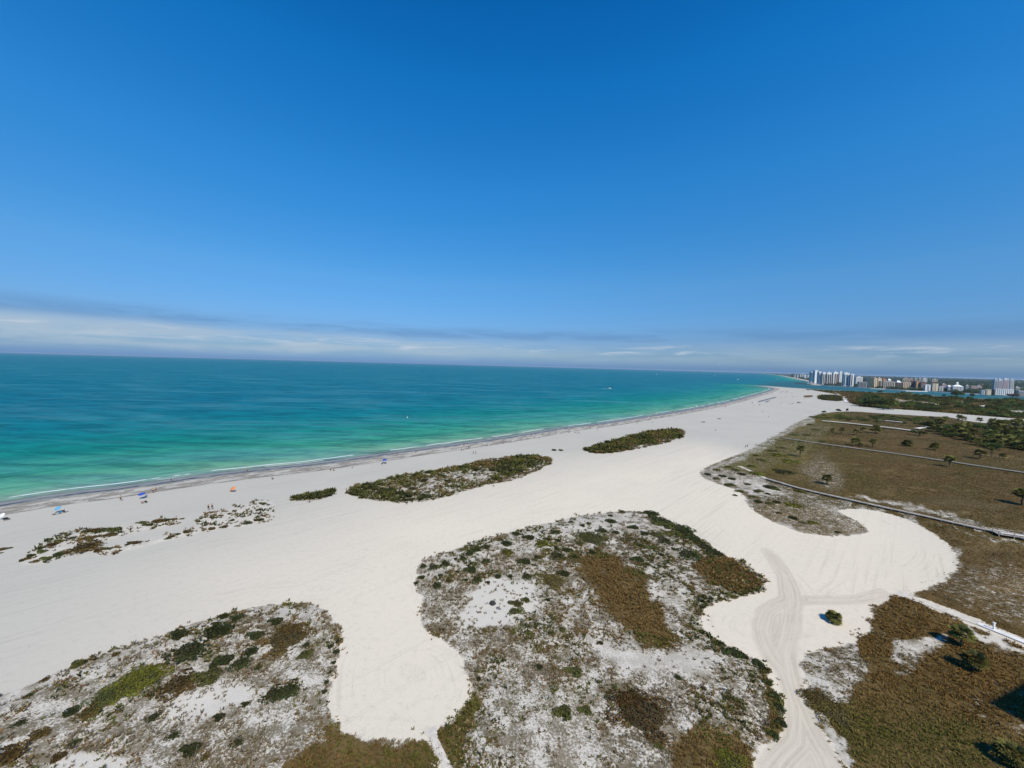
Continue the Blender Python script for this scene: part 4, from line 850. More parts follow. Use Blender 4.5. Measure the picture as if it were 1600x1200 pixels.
boardwalk([(1222, 686), (1275, 694), (1350, 704), (1425, 714.5), (1500, 726), (1600, 741), (1800, 772), (2100, 820)], .9, .6, 'middle timber boardwalk crossing the brown meadow behind a lone palm', rail=True)
boardwalk([(1285, 659.5), (1350, 665.5), (1432, 676)], 1.9, 1.1, 'far pale boardwalk from the beach to the grove', post=True, m=wpath0)
boardwalk([(1372, 658), (1395, 660), (1418, 662.5)], 1.8, 1.0, 'short pale boardwalk beneath the tree band below the white road', post=True, m=wpath0)
boardwalk([(1432, 672), (1460, 667.5), (1487, 670.5)], 1.6, 1.0, 'short pale walkway inside the palm clump left of the grove', post=True, m=wpath0)
# observation deck on the near boardwalk
p0 = ground_pt(1580, 840); o = empty('viewing_deck', p0, R(-25)); tag(o, 'grey timber viewing platform beside the near boardwalk at the right edge', 'deck')
MB().box(-3.2, 3.2, -1.2, 1.6, .70, .82).build('platform', plank2, o)
for sx in (-3.0, 0, 3.0):
    for sy in (-1.1, 1.5): MB().box(sx - .08, sx + .08, sy - .08, sy + .08, -.3, 1.7).build('post', plank2, o)
for yy in (-1.15, 1.55): MB().box(-3.2, 3.2, yy - .04, yy + .04, 1.62, 1.72).build('rail', plank2, o)
for yy in (-.5, .6): MB().box(-2.4, 2.4, yy - .2, yy + .2, 1.15, 1.22).box(-2.2, -2.0, yy - .15, yy + .15, .82, 1.15).box(2.0, 2.2, yy - .15, yy + .15, .82, 1.15).build('bench', whitep, o)

sandm = bpy.data.materials.new('path_sand'); sandm.use_nodes = True; t = NT(sandm.node_tree); b = sandm.node_tree.nodes['Principled BSDF']
pos = t.node('ShaderNodeNewGeometry').outputs['Position']; nn_ = t.noise(pos, 1.2, 6, .7); t.l.new(t.mix(t.mr(nn_, .35, .7), (.58, .54, .47), (.42, .38, .32)), b.inputs['Base Color']); b.inputs['Roughness'].default_value = .9
wpath = mat('white_path', (.62, .61, .59), .85, var=.12, nscale=.6)
def path_sheet(pts, halfs, dz, m_, name='path', label=None):
    p, nrm = strip(pts, 1); hs_ = np.interp(np.linspace(0, 1, len(p)), np.linspace(0, 1, len(halfs)), halfs)
    rg = np.random.default_rng(3); K_ = 5; V = []; Fq = []
    j = fbm(p[:, 0], p[:, 1], 4, 3, 9) - .5
    for i in range(len(p)):
        for k in range(K_):
            s_ = -1 + 2 * k / (K_ - 1); q = p[i] + nrm[i] * hs_[i] * s_ * (1 + .35 * j[i] * (abs(s_) == 1)); V.append((q[0], q[1], 0))
    V = np.array(V); V[:, 2] = gz(V[:, 0], V[:, 1]) + dz
    V = V.reshape(len(p), K_, 3); mz = V[:, :, 2].max(1, keepdims=True); V[:, :, 2] = mz; V = V.reshape(-1, 3)
    for i in range(len(p) - 1):
        for k in range(K_ - 1): a_ = i * K_ + k; Fq.append((a_, a_ + 1, a_ + K_ + 1, a_ + K_))
    return tag(link(name, new_mesh(name, V, Fq), m_), kind='structure')
path_sheet([(1400, 925), (1425, 935), (1460, 948), (1500, 963), (1530, 975)], [1.9, 1.0, .9, .95, 1.0], .08, sandm)
boardwalk([(1528, 975), (1545, 982), (1575, 994), (1602, 1005), (1700, 1045), (1850, 1105)], .62, .22, 'white boardwalk ramp reaching the lower right edge of the picture', m=wpath)
path_sheet([(1155, 729.5), (1178, 740), (1199, 750.5)], [1.2, .8, .8], .08, sandm)
path_sheet([(672, 1138), (680, 1160), (692, 1185), (705, 1210), (735, 1270), (770, 1350)], [.9, .45, .45, .5, .6, .6], .06, sandm)
p0 = ground_pt(1552.5, 985); o = empty('sign_post', p0); tag(o, 'white post with a small cap beside the white boardwalk ramp', 'post')
MB().box(-.11, .11, -.11, .11, -.2, 1.35).build('post', whitep, o); MB().box(-.17, .17, -.17, .17, 1.35, 1.45).build('cap', whitep, o)
path_sheet([(1303, 612.5), (1309, 616), (1316, 620.5), (1322, 625), (1327, 629)], [2.5, 3, 4, 5], .3, wpath)
path_sheet([(1318, 620.5), (1328, 618.5), (1342, 618.2)], [2.5, 2, 2], .3, wpath)
# ---------------------------------------------------------------- town across the inlet
def banded(name, c1_, c2_, per=3.1, frac=.42):
    if name in MATS: return MATS[name]
    m_ = bpy.data.materials.new(name); m_.use_nodes = True; t = NT(m_.node_tree); b = m_.node_tree.nodes['Principled BSDF']
    z_ = t.xyz(t.node('ShaderNodeTexCoord').outputs['Object'])[2]
    f_ = t.math('LESS_THAN', t.math('FRACT', t.math('DIVIDE', z_, per)), frac); t.l.new(t.mix(f_, c1_, c2_), b.inputs['Base Color'])
    b.inputs['Roughness'].default_value = .45; MATS[name] = m_; return m_
WALL = dict(white=mat('white_render', (.78, .78, .76), .7), cream=mat('cream_render', (.66, .55, .38), .8), beige=mat('beige_render', (.52, .46, .36), .8), orange=mat('orange_render', (.62, .36, .19), .8),
            pink=mat('pink_render', (.55, .36, .32), .8), grey=mat('grey_render', (.34, .34, .33), .8), purple=mat('plum_render', (.15, .07, .10), .8), brown=mat('brown_render', (.20, .13, .09), .8), pale=mat('pale_grey_render', (.6, .62, .63), .8))
ROOF = dict(red=mat('red_tiles', (.30, .10, .06), .85), white=mat('white_roof', (.76, .76, .75), .7), grey=mat('grey_roof', (.35, .35, .35), .8), brown=mat('brown_tiles', (.17, .09, .06), .85))
GL = dict(dark=banded('dark_balconies', (.035, .035, .04), (.16, .15, .15)), blue=banded('blue_glass', (.03, .09, .14), (.07, .17, .24)), green=banded('green_glass', (.02, .05, .04), (.06, .10, .08)),
          brown=banded('brown_balconies', (.06, .035, .03), (.22, .15, .12)), red=banded('red_balconies', (.22, .10, .11), (.42, .32, .32)), mid=banded('grey_windows', (.14, .14, .15), (.45, .43, .40)))  # mid: grey window bands alternating with paler grey
def building(x0, x1, top, base, label, wall='white', glass='dark', bays=((.2, .4), (.6, .8)), roof='flat', rc='grey', deep=18, name='apartment_building', group=None, ybase=None, gtop=.92, pent=True, cat='building'):
    c = P((x0 + x1) / 2, base if ybase is None else ybase, 0); Yd = c[1]; az_ = math.atan2(c[0], c[1]); sx = Yd * math.cos(az_) / F; sz_ = Yd / F
    w_ = (x1 - x0) * sx; bz = base if ybase is None else ybase; h_ = (bz - top) * sz_
    hw = h_ if roof == 'flat' else h_ * .78
    o = empty(name, (c[0], c[1], 1.0), -az_ + R(20)); w_ = max(2.0, (w_ - deep * .30) / .94) if w_ > deep * .8 else w_ * .86; tag(o, label, cat, group); h_ -= 1; hw -= 1
    MB().box(-w_ / 2, w_ / 2, 0, deep, 0, hw).build('wall', WALL[wall], o)
    for a_, b_ in bays:
        MB().box(-w_ / 2 + a_ * w_, -w_ / 2 + b_ * w_, -.35, -.003, hw * .05, hw * gtop).build('window', GL[glass], o)
        if roof == 'flat' and len(bays) > 3 and (b_ - a_) * w_ > 4: pass
    # side windows
    MB().box(-w_ / 2 - .3, -w_ / 2 - .003, deep * .2, deep * .8, hw * .08, hw * .9).build('window', GL['mid'], o)
    if roof == 'flat':
        MB().box(-w_ / 2 - .15, w_ / 2 + .15, -.5, deep + .15, hw + .003, hw + .9).build('parapet', WALL[wall] if rc == 'grey' else ROOF[rc], o)
        if pent: MB().box(-w_ * .18, w_ * .2, deep * .3, deep * .7, hw + .903, hw + 3.2).build('roof_plant_room', WALL['pale'], o)
    else:
        e = .6; v = [(-w_ / 2 - e, -e, hw), (w_ / 2 + e, -e, hw), (w_ / 2 + e, deep + e, hw), (-w_ / 2 - e, deep + e, hw)]
        r_ = .5 if roof == 'hip' else 1.0
        k_ = (w_ / 2 - min(w_ * .3, deep / 2)) if roof == 'hip' else w_ / 2 + e
        v += [(-k_, deep / 2, h_), (k_, deep / 2, h_)]
        MB().add(v, [(0, 1, 5, 4), (1, 2, 5), (2, 3, 4, 5), (3, 0, 4), (3, 2, 1, 0)]).build('roof', ROOF[rc], o)
    return o
def stripes(n, w_=.55, a=.04, b=.96): return [(a + (b - a) * (i + .5 - w_ / 2) / n, a + (b - a) * (i + .5 + w_ / 2) / n) for i in range(n)]
building(1266, 1272, 581, 597.5, 'dark blue glass wing at the left end of the white tower row', 'pale', 'blue', [(.02, .75)], deep=22, pent=False)
building(1272, 1277.8, 579, 599, 'tallest bright white blank slab tower at the left of the row', 'white', 'dark', [(.9, .97)], deep=26)
building(1278, 1284, 581.3, 601, 'white tower with narrow dark strips right of the blank slab', 'white', 'dark', [(.03, .22), (.45, .6), (.72, .8)], deep=20)
building(1284.3, 1290.2, 582, 601.3, 'white tower with a dark arched recess, second of the middle slab', 'white', 'green', [(.15, .45), (.62, .92)], deep=20, gtop=.86)
building(1290.3, 1300, 582.2, 601.6, 'white tower with wide dark recesses in the middle of the slab row', 'white', 'dark', [(.12, .48), (.60, .92)], deep=20, gtop=.85)
building(1300.2, 1310.3, 581.6, 601.8, 'white tower with brown balcony stacks right of the middle of the row', 'white', 'brown', [(.2, .5), (.62, .95)], deep=20, gtop=.86)
building(1310.6, 1316, 580.8, 599.5, 'bright white blank slab at the right end of the middle towers', 'white', 'mid', [(.4, .52)], deep=24)
building(1316.4, 1327.8, 582.8, 603.6, 'white tower with bluish left side and dark arch, right of the second blank slab', 'white', 'blue', [(.03, .25), (.38, .50), (.56, .78)], deep=20, gtop=.88)
building(1328, 1334, 584.4, 604, 'lowest white tower closing the right end of the tower row', 'white', 'dark', [(.18, .55)], deep=20, pent=False)
building(1336, 1348.5, 589, 604, 'white mid-rise behind the low grey block right of the towers', 'white', 'mid', stripes(5, .4), ybase=601.5, deep=16)
building(1340.5, 1355.5, 597, 606.2, 'low grey waterfront block with dark open bays below the white mid-rise', 'grey', 'dark', stripes(5, .7), rc='grey', deep=14, pent=False)
building(1355.6, 1364.8, 590.3, 606.2, 'dark green glazed block under a red-brown eave', 'beige', 'green', [(.03, .3), (.36, .62), (.68, .97)], rc='red', deep=16, pent=False, gtop=.97)
building(1365, 1370.4, 590.6, 606.4, 'tall narrow cream block beside the green glazed one', 'cream', 'mid', [(.4, .55)], rc='red', deep=18)
building(1370.6, 1377.6, 590.8, 606.6, 'cream block with brown recessed balconies at mid height', 'cream', 'brown', [(.15, .85)], rc='red', deep=16, gtop=.7)
building(1377.8, 1386.2, 591.2, 605, 'cream block with a red roof behind the low beige row', 'cream', 'brown', [(.15, .4), (.55, .85)], roof='hip', rc='red', ybase=603.5, deep=16)
building(1379, 1399, 596.4, 607.6, 'low beige waterfront row with dark bays', 'beige', 'dark', stripes(6, .5), deep=12, pent=False)
building(1386.5, 1393, 591.8, 603, 'white gabled house-like block behind the beige row', 'white', 'mid', [(.2, .4), (.6, .8)], roof='hip', rc='white', ybase=602, deep=14)
building(1399.3, 1409.2, 594.6, 608, 'dark-faced hotel under a pale hipped roof', 'brown', 'dark', stripes(4, .5), roof='hip', rc='white', deep=16)
building(1409.5, 1424, 596.8, 608.4, 'lower cream-orange block with vertical bays right of the hipped hotel', 'cream', 'brown', stripes(4, .35), rc='red', deep=14, pent=False)
building(1409, 1422, 591.2, 600, 'upper stepped beige block rising behind the cream-orange one', 'beige', 'brown', stripes(4, .5), rc='brown', ybase=602, deep=16)
building(1424.3, 1430.8, 596, 608.8, 'plum coloured block between the cream and the orange ones', 'purple', 'dark', [(.2, .8)], deep=16, pent=False)
building(1431, 1436.6, 596, 609.2, 'bright orange narrow block with a low podium', 'orange', 'brown', [(.6, .9)], deep=16, pent=False)
building(1436.8, 1449, 597.4, 609.6, 'red-brown row with pale posts right of the orange block', 'brown', 'red', stripes(5, .5), rc='red', deep=14, pent=False)
for a_, b_, tp, lb, wl_ in [(1421, 1427, 591.4, 'leftmost pale block of the back row above the plum block', 'pink'), (1428, 1434, 591.2, 'pinkish striped block, second of the back row above the orange block', 'beige'), (1434.5, 1440, 591, 'beige block, third of the back row', 'beige'),
                           (1440.5, 1449, 591.3, 'white block with dark strips, fourth of the back row', 'white'), (1455.5, 1465.5, 592.6, 'lone pale block with three dark strips at the right end of the back row', 'beige')]:
    building(a_, b_, tp, 600, lb, wl_, 'brown', stripes(3, .4), ybase=599.5, deep=16)
building(1444, 1455, 601.4, 611.4, 'white waterfront block with a tall left wall', 'white', 'mid', [(.35, .5), (.6, .75)], deep=14, pent=False)
building(1455.2, 1467, 599, 611.6, 'cream block with an orange upper storey beside the white waterfront block', 'cream', 'mid', [(.2, .3), (.5, .6)], rc='red', deep=14, pent=False)
building(1467.3, 1474, 604.5, 611.8, 'low white terrace stepping down to the water', 'white', 'mid', [(.2, .8)], deep=12, pent=False)
building(1470, 1480, 600.6, 609.5, 'pinkish block behind the low white terrace', 'pink', 'mid', stripes(3, .4), ybase=608, deep=14)
building(1480.4, 1486.8, 601.8, 611.6, 'left white wing of the gabled hotel', 'pale', 'mid', stripes(2, .5), roof='hip', rc='white', deep=14)
hb = building(1487, 1506.5, 601.4, 612.4, 'long white hotel with a hipped roof and a little cupola', 'white', 'mid', stripes(6, .5), roof='hip', rc='white', deep=16, name='hotel')
MB().box(-2.2, 2.2, 5.8, 10.2, 14, 26.5).add([(-3, 5, 26.5), (3, 5, 26.5), (3, 11, 26.5), (-3, 11, 26.5), (0, 8, 31)], [(0, 1, 4), (1, 2, 4), (2, 3, 4), (3, 0, 4), (3, 2, 1, 0)]).build('cupola', WALL['white'], hb)
building(1507.5, 1515, 603, 611.5, 'low beige block right of the cupola hotel', 'beige', 'mid', stripes(3, .4), deep=12, ybase=611)
building(1516, 1535, 603.6, 611, 'long low pinkish block with a flat pale roof', 'pink', 'mid', stripes(7, .4), rc='white', deep=12, ybase=610.5, pent=False)
building(1533, 1539, 610, 617.2, 'small grey waterfront building left of the cream cube', 'pale', 'mid', [(.3, .7)], deep=10, pent=False)
building(1539.2, 1550, 609, 617.5, 'cream cube-like waterfront building', 'cream', 'mid', [(.1, .2)], deep=12, pent=False)
building(1550.2, 1552.6, 609, 617.6, 'plum side building next to the cream cube', 'purple', 'dark', [(.3, .7)], deep=10, pent=False)
building(1552.5, 1558, 593, 609, 'narrow pale tower left of the striped red and white tower', 'pale', 'mid', [(.2, .45), (.6, .85)], ybase=612.5, deep=16)
building(1558.3, 1566, 593, 609, 'left half of the red and white striped tower', 'white', 'red', stripes(3, .6), ybase=612.5, deep=18)
building(1566.2, 1576.5, 592.4, 609, 'right half of the red and white striped tower', 'white', 'red', stripes(4, .6), ybase=612.5, deep=18)
building(1576.8, 1584, 593, 609, 'pale blue-white tower right of the striped one', 'pale', 'mid', stripes(2, .4), ybase=612.5, deep=18)
building(1553.5, 1585, 608.4, 618.5, 'long white podium below the striped tower', 'white', 'mid', stripes(8, .3), deep=12, pent=False)
building(1586, 1594, 605.5, 613, 'beige low building at the right edge behind the grey one', 'beige', 'mid', stripes(3, .4), ybase=614, deep=14, rc='white')
building(1589, 1612, 611.5, 621.2, 'grey low waterfront building cut by the right edge', 'grey', 'mid', stripes(5, .5), rc='white', deep=14, pent=False)
for a_, b_, tp, bs, lb in [(1241, 1243.5, 585.8, 590.6, 'small far block, leftmost behind the far white beach'), (1245, 1248, 586.2, 590.8, 'low far block, second from left behind the far white beach'), (1250, 1251.6, 585, 591, 'slim far block left of the white one behind the far beach'),
                           (1252.6, 1255, 584, 591.2, 'tallest white far block behind the far white beach'), (1256, 1260, 586, 591.6, 'wide far block right of the tallest white one'), (1261, 1265, 586.6, 592, 'far block touching the dark blue glass wing')]:
    building(a_, b_, tp, bs, lb, 'pale' if 'white one' not in lb else 'white', 'mid', [(.2, .4), (.6, .8)], deep=15)
# small distant houses scattered in the trees
rh = random.Random(5); k_ = 0
for i in range(62):
    px = rh.uniform(1338, 1640); hy = 550 + .0268 * px; py = hy + rh.uniform(4.0, 17.0)
    q = P(px, py)
    if sdf(fl, np.array([q[0]]), np.array([q[1]]))[0] < 40: continue
    w_ = rh.uniform(2, 6) * (py - hy) / 12 + .8; wl_ = rh.choice(['white', 'white', 'pale', 'beige', 'cream', 'pink', 'grey'])
    depth_w = 'far' if py - hy < 8 else 'mid-distance' if py - hy < 13 else 'near'
    side = 'behind the tower row' if px < 1400 else 'behind the orange blocks' if px < 1460 else 'behind the cupola hotel' if px < 1515 else 'left of the striped tower' if px < 1552 else 'right of the striped tower'
    building(px, px + w_, py - rh.uniform(1.2, 2.6) * (py - hy) / 10, py, f'small {wl_} {depth_w} building among the town trees {side}', wl_, 'mid', [(.2, .4), (.6, .8)], roof=rh.choice(['flat', 'hip']), rc=rh.choice(['white', 'grey', 'red']), deep=12, name='town_building', group='small town buildings among the trees', pent=False)
# tree canopy of the far shore (a far-off wood)
n = 9000; hyv = lambda x: 550 + .0268 * x
px = rng.uniform(1236, 1750, n); py = hyv(px) + 1.2 + 22 * rng.random(n) ** 1.6
X = np.array([P(a_, b_)[:2] for a_, b_ in zip(px, py)]); sh_ = sdf(fl, X[:, 0], X[:, 1])
k = (sh_ > 45) & (fbm(X[:, 0], X[:, 1], 160, 3, 8) > .42); X = X[k]; sh_ = sh_[k]; n = len(X)
dist_ = np.hypot(X[:, 0], X[:, 1]); V = []; s_ = (4 + 4 * rng.random(n)) * (dist_ / 1700) ** .5
blk = np.array([(1, 0, .2), (.3, .95, .3), (-.8, .6, .2), (-.8, -.6, .25), (.3, -.95, .2), (0.1, 0, 1.2), (.5, .4, .8), (-.4, -.2, 1.0)]); fc = np.array([(0, 1, 6), (1, 2, 5), (2, 3, 7), (3, 4, 7), (4, 0, 5), (0, 6, 5), (1, 5, 6), (2, 7, 5), (4, 5, 7)])
j = rng.normal(0, .18, (n, 8, 3)); V = (blk[None] + j) * s_[:, None, None] * np.array([1.5, 1.5, 1.0]) + np.concatenate([X, np.full((n, 1), .4)], 1)[:, None]
me = new_mesh('far_woods', V.reshape(-1, 3), (fc[None] + 8 * np.arange(n)[:, None, None]).reshape(-1, 3).astype(np.int32))
cc = np.array([.022, .036, .020]) * (.6 + .9 * rng.random((n, 1))); set_attr(me, 'col', np.repeat(cc, 8, 0))
tag(link('far_woods', me, GRASS), 'distant dark tree canopy of the town beyond the inlet', 'woods', kind='stuff')
for px, w_, h_ in [(1352, 5, 3), (1395, 7, 4), (1401, 5, 3.5), (1441, 6, 5), (1438, 4, 3), (1477, 5, 4), (1512, 7, 4), (1524, 8, 5), (1530, 6, 4), (1519, 6, 4), (1556, 5, 3), (1562, 6, 3), (1572, 6, 3), (1400, 9, 5), (1391, 8, 5), (1336, 4, 3), (1343, 4, 2.5), (1508, 6, 4), (1498, 5, 3), (1568, 5, 3), (1590, 5, 3)]:
    yb = float(np.interp(px, [1266, 1300, 1384, 1450, 1504, 1550, 1600], [601.3, 603, 608, 611.8, 614.8, 617, 620.2])) - .6
    side = 'below the cream blocks' if px < 1420 else 'by the white waterfront blocks' if px < 1490 else 'right of the cupola hotel' if px < 1540 else 'below the striped tower'
    tree(px, yb, w_, h_, 'dark', f'dark green tree on the far waterfront {side}', 'trees along the far waterfront', name='waterfront_tree')
# sea wall and rock jetty
sw = PP([(1283, 602.4), (1300, 603.3), (1331, 605.3), (1360, 607.3), (1384, 608.3), (1415, 611.1), (1450, 612.1), (1488, 614.1), (1504, 615.1), (1550, 617.3), (1600, 620.5), (1750, 629)])
mb = MB()
for a_, b_ in zip(sw[:-1], sw[1:]):
    d_ = (b_ - a_) / np.hypot(*(b_ - a_)); nn_ = np.array([-d_[1], d_[0]]) * 3
    mb.add([(a_[0], a_[1], -1), (b_[0], b_[1], -1), (b_[0] + nn_[0], b_[1] + nn_[1], -1), (a_[0] + nn_[0], a_[1] + nn_[1], -1), (a_[0], a_[1], 1.7), (b_[0], b_[1], 1.7), (b_[0] + nn_[0], b_[1] + nn_[1], 1.7), (a_[0] + nn_[0], a_[1] + nn_[1], 1.7)],
           [(0, 1, 5, 4), (1, 2, 6, 5), (2, 3, 7, 6), (3, 0, 4, 7), (4, 5, 6, 7), (3, 2, 1, 0)])
tag(mb.build('sea_wall', WALL['pale']), 'long pale concrete sea wall edging the town across the inlet', 'sea wall')
def lump(name, r, seed, m_, parent=None, seg=9, rings=6, jit=.22):
    rg = random.Random(seed); mb = MB().ell((0, 0, 0), r, seg, rings); mb.v = [tuple(c_ * (1 + rg.uniform(-jit, jit)) for c_ in p) for p in mb.v]
    return mb.build(name, m_, parent)
rockm = mat('dark_rock', (.035, .034, .036), .85, var=.4, nscale=1.5); wetrock = mat('jetty_rock', (.05, .055, .055), .8, var=.4, nscale=.3)
a_ = P(1243, 598.9); b_ = P(1266, 601.2); mb = MB(); rg = random.Random(2)
for i in range(46):
    f_ = i / 45; mb.ell((a_[0] + (b_[0] - a_[0]) * f_ + rg.uniform(-3, 3), a_[1] + (b_[1] - a_[1]) * f_ + rg.uniform(-5, 5), .3), (rg.uniform(3, 6), rg.uniform(2, 5), rg.uniform(1.2, 2.6)), 6, 4)
tag(mb.build('rock_jetty', wetrock), 'dark rock jetty at the mouth of the inlet left of the white towers', 'jetty')

# ---------------------------------------------------------------- dark stump on the central dune, weed heaps
p = ground_pt(770, 944); o = lump('rock', (.62, .5, .48), 3, rockm); o.location = p + Vector((0, 0, .2)); o.rotation_euler = (0.2, .3, .6)
tag(o, 'dark jagged rock on the bare white sand of the central dune', 'rock')
p = ground_pt(779, 951); o = lump('rock', (.6, .3, .18), 4, mat('grey_lump', (.13, .13, .14), .9, var=.3)); o.location = p + Vector((0, 0, .05)); o.rotation_euler.z = -.6  # flattened grey lump beside the dark one
tag(o, 'flat grey lump lying just below the dark jagged rock', 'rock')
weed = mat('dry_weed', (.10, .08, .055), .95, var=.4, nscale=1.0)
for px, py, w_, lb in [(1099, 659.5, 12, 'left long heap of dark dry seaweed on the open beach'), (1124, 654.5, 10, 'right heap of dark dry seaweed on the open beach'), (1247, 629.5, 7, 'dark low heap near the far dune patches')]:
    p = ground_pt(px, py); mp = mpp(p.x, p.y); o = lump('seaweed_heap', (w_ * mp / 2, 1.4, .35), int(px), weed, seg=14, jit=.3); o.location = p + Vector((0, 0, .05)); o.rotation_euler.z = .75; tag(o, lb, 'seaweed heap')

# ---------------------------------------------------------------- people
skin = mat('skin', (.42, .25, .17), .6)
def skinmesh(name, pts, edges, m_, lvl=1):
    me = bpy.data.meshes.new(name); me.from_pydata([p[:3] for p in pts], edges, []); o = bpy.data.objects.new(name, me); col.objects.link(o)
    sk = o.modifiers.new('skin', 'SKIN'); o.modifiers.new('sub', 'SUBSURF').levels = lvl
    for i, p in enumerate(pts): v = me.skin_vertices[0].data[i]; v.radius = (p[3], p[4] if len(p) > 4 else p[3]); v.use_root = (i == 0)
    dg = bpy.context.evaluated_depsgraph_get(); dg.update(); r = bpy.data.meshes.new_from_object(o.evaluated_get(dg)); bpy.data.objects.remove(o); r.name = name; r.materials.clear()
    r.polygons.foreach_set('use_smooth', np.ones(len(r.polygons), bool)); r.materials.append(m_); return r
def body_pts(pose):
    # pelvis, belly, chest, neck, head, crown; legs; arms  (x right, y forward)
    if pose == 'sit':
        leg = [[(s * .10, .02, .22, .09), (s * .13, .42, .42, .065), (s * .13, .62, .10, .045), (s * .13, .78, .06, .04)] for s in (-1, 1)]; base = .20; lean = -.10
    elif pose == 'walk':
        leg = [[(s * .09, 0, .90, .095), (s * .10, .12 * s + .05, .50, .065), (s * .10, .26 * s - .04, .09, .045), (s * .10, .26 * s + .10, .04, .04)] for s in (-1, 1)]; base = .93; lean = .03
    else:
        leg = [[(s * .09, 0, .90, .095), (s * .11, .01, .50, .065), (s * .12, -.02, .08, .045), (s * .13, .12, .04, .04)] for s in (-1, 1)]; base = .93; lean = 0
    sp = [(0, 0, base, .15, .11), (0, lean * .4, base + .2, .13, .10), (0, lean, base + .42, .17, .115), (0, lean, base + .56, .06), (0, lean + .01, base + .68, .095, .105), (0, lean, base + .77, .07)]
    pts = list(sp); ed = [(0, 1), (1, 2), (2, 3), (3, 4), (4, 5)]
    for L in leg:
        n_ = len(pts); pts += L; ed += [(0, n_), (n_, n_ + 1), (n_ + 1, n_ + 2), (n_ + 2, n_ + 3)]
    for s in (-1, 1):
        n_ = len(pts); y_ = .12 * -s if pose == 'walk' else .03
        A_ = [(s * .19, lean, base + .46, .055), (s * .25, lean + y_ * .5, base + .19, .042), (s * .24, lean + y_ + .1, base - .04, .034), (s * .24, lean + y_ + .14, base - .12, .028)]
        if pose == 'sit': A_ = [(s * .19, lean, base + .46, .055), (s * .26, lean + .1, base + .24, .042), (s * .18, lean + .32, base + .20, .034), (s * .16, lean + .40, base + .20, .028)]
        pts += A_; ed += [(2, n_), (n_, n_ + 1), (n_ + 1, n_ + 2), (n_ + 2, n_ + 3)]
    return pts, ed
BODY = {}
for ps in ('stand', 'walk', 'sit'):
    pts, ed = body_pts(ps); BODY[ps] = (skinmesh('body', pts, ed, skin), pts)
def wear(ps, idx, ed, grow, m_, name):
    pts = BODY[ps][1]; q = [tuple(pts[i][:3]) + tuple(r + grow for r in pts[i][3:]) for i in idx]; return skinmesh(name, q, ed, m_)
CLO = {}
CL = dict(black=(.02, .02, .025), navy=(.03, .05, .12), red=(.4, .05, .04), white=(.7, .7, .7), blue=(.05, .16, .45), grey=(.2, .2, .2), teal=(.05, .25, .28), tan=(.4, .3, .2))
def clothes(ps, kind, colr):
    key = (ps, kind, colr)
    if key not in CLO:
        m_ = mat('cloth_' + colr, CL[colr], .9)
        if kind == 'shirt': CLO[key] = wear(ps, [1, 0, 2, 14, 18], [(1, 0), (0, 2), (2, 3), (2, 4)], .022, m_, 'shirt')
        else: CLO[key] = wear(ps, [0, 6, 7, 10, 11], [(0, 1), (1, 2), (0, 3), (3, 4)], .022, m_, 'shorts')
    return CLO[key]
hairm = mat('dark_hair', (.03, .02, .015), .8)
HAIR = {}
for ps in BODY:
    p = BODY[ps][1][4]; HAIR[ps] = MB().ell((p[0], p[1] - .02, p[2] + .035), (.105, .115, .105), 10, 7).mesh('hair', True); HAIR[ps].materials.append(hairm)
def person(px, py, ps, top, bot, label, rz=None, group=None):
    p = ground_pt(px, py); o = empty('person', p, random.random() * 6.28 if rz is None else rz); tag(o, label, 'person', group)
    link('body', BODY[ps][0], None, o); link('hair', HAIR[ps], None, o)
    if top: link('shirt', clothes(ps, 'shirt', top), None, o)
    link('shorts', clothes(ps, 'shorts', bot), None, o); return o
person(325.6, 797, 'walk', 'black', 'black', 'left one of two people in black walking on the open beach at left', .4)
person(331.4, 796, 'stand', 'black', 'navy', 'right one of two people in black on the open beach at left', .2)
person(739.6, 709.5, 'walk', 'grey', 'navy', 'left one of the pair walking on the sand near the shore, centre')
person(743.4, 709.6, 'stand', 'tan', 'grey', 'right one of the pair walking on the sand near the shore, centre')
person(1165.2, 699.8, 'walk', 'navy', 'black', 'left person of the couple beside the edge of the right dune')
person(1167.6, 698.8, 'stand', 'grey', 'black', 'right person of the couple beside the edge of the right dune')
person(1118, 674, 'walk', 'tan', 'grey', 'lone person walking in the middle of the wide beach')
person(1200.5, 652.2, 'walk', 'navy', 'black', 'lone person far out on the wide beach, left of the meadow')
person(387, 737.5, 'walk', 'tan', 'black', 'person walking along the wet sand at the waterline, left')
person(516.5, 735, 'sit', 'black', 'black', 'left of two dark figures sitting at the seaweed line')
person(521, 735.3, 'sit', 'grey', 'black', 'right of two dark figures sitting at the seaweed line')
person(425.5, 749, 'sit', 'grey', 'black', 'person sitting on the seaweed line left of the small dark mound')
person(650, 708, 'stand', 'navy', 'black', 'person standing at the seaweed line above the long dune island')
for i, (x_, y_, tp) in enumerate([(721, 704.5, 'blue'), (724.5, 703.5, 'white'), (728, 702.5, 'navy'), (732, 701, 'black')]):
    person(x_, y_, ['stand', 'sit', 'stand', 'walk'][i], tp, 'black', f'person in {tp} within the group of four at the seaweed line', None, 'group of four at the seaweed line')
person(786, 693.5, 'stand', 'grey', 'black', 'lone dark figure at the waterline above the right end of the long island')
person(902.5, 677.8, 'walk', 'grey', 'navy', 'left walker at the shore above the narrow far island')
person(905, 677.4, 'stand', 'white', 'black', 'right walker at the shore above the narrow far island')
person(922.5, 669.5, 'stand', 'tan', 'black', 'person at the shore just right of the two walkers')
person(963, 663.2, 'walk', 'grey', 'black', 'person at the shore above the narrow island centre')
person(993.6, 660, 'stand', 'teal', 'black', 'person standing at the shore before the seaweed heaps')
person(1020, 660.2, 'sit', 'navy', 'black', 'person sitting on the sand left of the seaweed heaps')
rb = random.Random(21)
